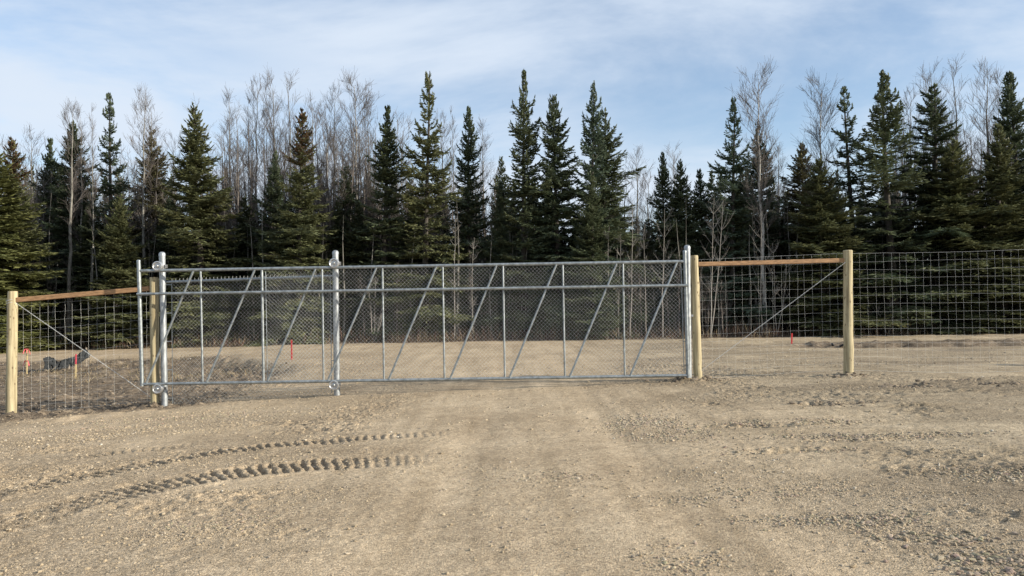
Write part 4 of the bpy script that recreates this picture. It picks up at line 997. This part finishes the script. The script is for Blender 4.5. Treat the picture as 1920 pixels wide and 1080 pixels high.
# the wood behind: one mass
g = np.random.default_rng(77); VV, FF, CC, off = [], [], [], 0
kinds = ['full', 'full2', 'narrow', 'young', 'column']
for row, (Y0, step, h0, h1) in enumerate(((33.4, 1.0, 3.4, 6.6), (36.5, 1.15, 5.0, 8.0), (40.5, 1.4, 6.0, 9.0), (46.0, 1.7, 7.0, 10.4))):
    xlim = Y0 * .80 + 3; xx = -xlim
    while xx < xlim:
        x = xx + g.normal(0, .3); Y = Y0 + g.normal(0, .6); H = h0 + (h1 - h0) * g.random(); xx += step
        px = 960 + x / Y * F_PX
        if 1180 < px < 1330: H *= .72
        v, f, c = SP[kinds[g.integers(0, 5)]][2]
        nq = len(f); ksel = np.sort(g.choice(nq, int(nq * .30), replace=False)); q = v.reshape(-1, 4, 3)[ksel]
        ctr = q.mean(1, keepdims=True); q = ctr + (q - ctr) * np.array([1.75, 1.75, 1.5]); cq = c.reshape(-1, 4, 3)[ksel] * (.75 + .25 * g.random())
        th = g.random() * 6.28; rs = (.72 + .3 * g.random()); m = np.array([[math.cos(th) * rs, -math.sin(th) * rs, 0], [math.sin(th) * rs, math.cos(th) * rs, 0], [0, 0, H / 10]])
        q = q.reshape(-1, 3) @ m.T + np.array([x, Y, hz(x, Y)])
        VV.append(q); CC.append(cq.reshape(-1, 3)); n_ = len(q) // 4; FF.append(np.arange(n_ * 4).reshape(-1, 4) + off); off += len(q)
me = mesh_np('background_forest', np.vstack(VV), np.vstack(FF)); color_attr(me, 'tint', np.vstack(CC))
o = tag(link('background_forest', me, M['needles']), 'dark mass of spruce wood filling in behind the front trees', 'forest', kind='stuff'); o.color = (1, 1, 1, 1)
mb = MB()
for k in range(340):
    Y = 31.5 + 14 * g.random(); x = (g.random() * 2 - 1) * (Y * .78 + 2); h = 3.5 + 5 * g.random(); r = .03 + .05 * g.random(); z = hz(x, Y); t = np.linspace(0, 1, 6); px = 960 + x / Y * F_PX
    if 1180 < px < 1330: h *= .6
    if k % 3 == 0: Y = 30.9 + 2.4 * g.random(); x = (g.random() * 2 - 1) * (Y * .76); h = 2.8 + 3.5 * g.random(); z = hz(x, Y)
    mb.tube(np.stack([x + g.normal(0, .25) * t + .06 * np.sin(t * 5 + k), Y + .06 * np.sin(t * 4 + k * 2), z - .1 + h * t], 1), r * (.85 if k % 3 == 0 else 1) * (1 - .96 * t), 5, False)
tag(mb.build('forest_stems', M['aspen_bark']), 'thin grey trunks crowding the dark inside of the wood', 'tree trunks', kind='stuff')

THK = [bare_tree(seed=40 + q, spread=1.25, first=.3, nprim=22, nsec=5, ntw=3, trunk_r=.07)[:2] for q in range(3)]
def thicket(name, spots, label, grow=1.0):
    VV, FF, off = [], [], 0
    for k, (x, Y, H, wd) in enumerate(spots):
        T, B = THK[k % 3]; th = k * 2.4; m = np.array([[math.cos(th) * wd, -math.sin(th) * wd, 0], [math.sin(th) * wd, math.cos(th) * wd, 0], [.03 * math.sin(k * 3.1), .02 * math.cos(k), H / 10]])
        base = np.array([x, Y, hz(x, Y)])
        for mb in (T, B):
            v = np.vstack(mb.v) @ np.array(m).T; v[:, 0] += v[:, 2] * .05 * math.sin(k * 5.3); v = v + base; VV.append(v); FF.append(np.vstack(mb.q) + off); off += len(v)
    tag(link(name, mesh_np(name, np.vstack(VV), np.vstack(FF), True), M['thicket']), label, 'thicket', kind='stuff')
spots = []
for k in range(250):
    Y = 33.2 + 9.5 * g.random(); x = -Y * .76 + (k + g.random()) / 250 * Y * 1.52; px = 960 + x / Y * F_PX
    if 380 < px < 740 or 1690 < px < 1960 or 40 < px < 330: H = 6.6 + (3.8 if px > 330 else 2.6) * g.random()
    elif px > 900: H = 5.0 + 2.4 * g.random()
    else: H = 5.6 + 3.4 * g.random()
    if 1180 < px < 1330: H *= .8
    spots.append((x, Y, H, 1.0))
for lo, hi, n_, h0, h1 in ((385, 735, 75, 6.8, 10.6), (30, 330, 45, 6.0, 9.0), (1690, 1960, 40, 7.0, 10.8), (740, 940, 16, 6.0, 8.6)):
    for k in range(n_):
        Y = 34 + 5 * g.random(); px = lo + (hi - lo) * (k + g.random()) / n_; spots.append(((px - 960) / F_PX * Y, Y, h0 + (h1 - h0) * g.random() ** .8, 1.0))
thicket('bare_thicket', spots, 'grey-brown haze of leafless trees behind the front trees')
spots = []
for k in range(95):
    Y = 30.2 + 1.5 * g.random(); x = (g.random() * 2 - 1) * Y * .74; px = 960 + x / Y * F_PX
    if fbm(np.array([x * .35]), np.array([2.2]), 2)[0] < -.1 and not (1130 < px < 1310): continue
    spots.append((x, Y, 1.2 + 2.6 * g.random() ** 1.5, .42))
thicket('brush', spots, 'thin leafless brush standing along the dark edge of the trees')

# undergrowth along the forest edge: dry stems and low brush
n = 34000; x = (g.random(n) * 2 - 1) * 25.5; y = 29.75 - .9 * np.clip(fbm(x * .55 + 8, x * 0 + 1.7, 3), -.2, 1) + 2.8 * g.random(n) ** 1.5; k = g.random(n) < .25 + .75 * sst(-.15, .3, fbm(x * .7, y * .7, 3)); x, y = x[k], y[k]; n = len(x)
z = base_h(x, y); h = (.08 + .75 * g.random(n) ** 2.6) * (.45 + .55 * sst(29.4, 30.6, y)); th = g.random(n) * 6.28; ln = g.normal(0, .35, (n, 2)); wd = .006 + .010 * g.random(n)
b0 = np.stack([x, y, z - .02], 1); tipv = b0 + np.stack([ln[:, 0] * h, ln[:, 1] * h, h], 1); u = np.stack([np.cos(th), np.sin(th), 0 * th], 1) * wd[:, None]; midp = (b0 + tipv) / 2 + g.normal(0, .02, (n, 3))
v = np.stack([b0, midp + u, tipv, midp - u], 1).reshape(-1, 3); col = np.array([(.10, .055, .04), (.14, .105, .07), (.08, .058, .045), (.20, .16, .105)])[g.integers(0, 4, n)] * (.7 + .6 * g.random((n, 1)))
me = mesh_np('undergrowth', v, np.arange(n * 4).reshape(-1, 4)); color_attr(me, 'tint', np.repeat(col, 4, 0)); tag(link('undergrowth', me, M['litter']), 'reddish-brown dry brush along the foot of the forest', 'undergrowth', kind='stuff')
# dry grass tufts on the ditch bank at left
n = 9000; x = -18 + g.random(n) * 12.5; y = 19.6 + 5.0 * g.random(n); k = (dirt_mask(x, y) > .5) & (g.random(n) < sst(-.05, .35, fbm(x * 1.2 + 3, y * 1.2, 3))); x, y = x[k], y[k]; n = len(x)
z = height(x, y); h = .04 + .16 * g.random(n) ** 2; th = g.random(n) * 6.28; ln = g.normal(0, .6, (n, 2)); wd = .004 + .005 * g.random(n)
b0 = np.stack([x, y, z - .01], 1); tipv = b0 + np.stack([ln[:, 0] * h, ln[:, 1] * h, h], 1); u = np.stack([np.cos(th), np.sin(th), 0 * th], 1) * wd[:, None]; midp = (b0 + tipv) / 2
v = np.stack([b0, midp + u, tipv, midp - u], 1).reshape(-1, 3); col = np.array([(.24, .185, .115), (.19, .15, .09), (.14, .125, .075), (.29, .235, .155)])[g.integers(0, 4, n)] * (.7 + .6 * g.random((n, 1)))
me = mesh_np('dry_grass', v, np.arange(n * 4).reshape(-1, 4)); color_attr(me, 'tint', np.repeat(col, 4, 0)); tag(link('dry_grass', me, M['litter']), 'thin dry grass on the ditch bank behind the left fence', 'grass', kind='stuff')
# fallen branches at the edge of the trees on the right
for px, py, ln, label in ((1700, 627, 1.1, 'fallen pale branch under the tallest right-hand spruce'), (1800, 621, 1.3, 'fallen pale branch below the wide lit spruce at right'), (1570, 625, .9, 'short fallen branch left of the right corner post')):
    c = P(px, py, 30.2); zz = hz(c.x, 30.2) + .08; mb = MB(); t = np.linspace(-.5, .5, 8)
    mb.tube(np.stack([c.x + t * ln, 30.2 + .2 * t, zz + .05 * np.sin(t * 6)], 1), .03 * (1.1 - (t + .5)), 6)
    for k in range(5):
        s = g.random() - .4; p = np.array([c.x + s * ln, 30.2 + .2 * s, zz]); mb.tube([p, p + np.array([.15, -.05, .10 + .15 * g.random()])], [.01, .004], 4, False)
    o = mb.build('fallen_branch', M['deadwood']); tag(o, label, 'branch', 'fallen branches at the forest edge')
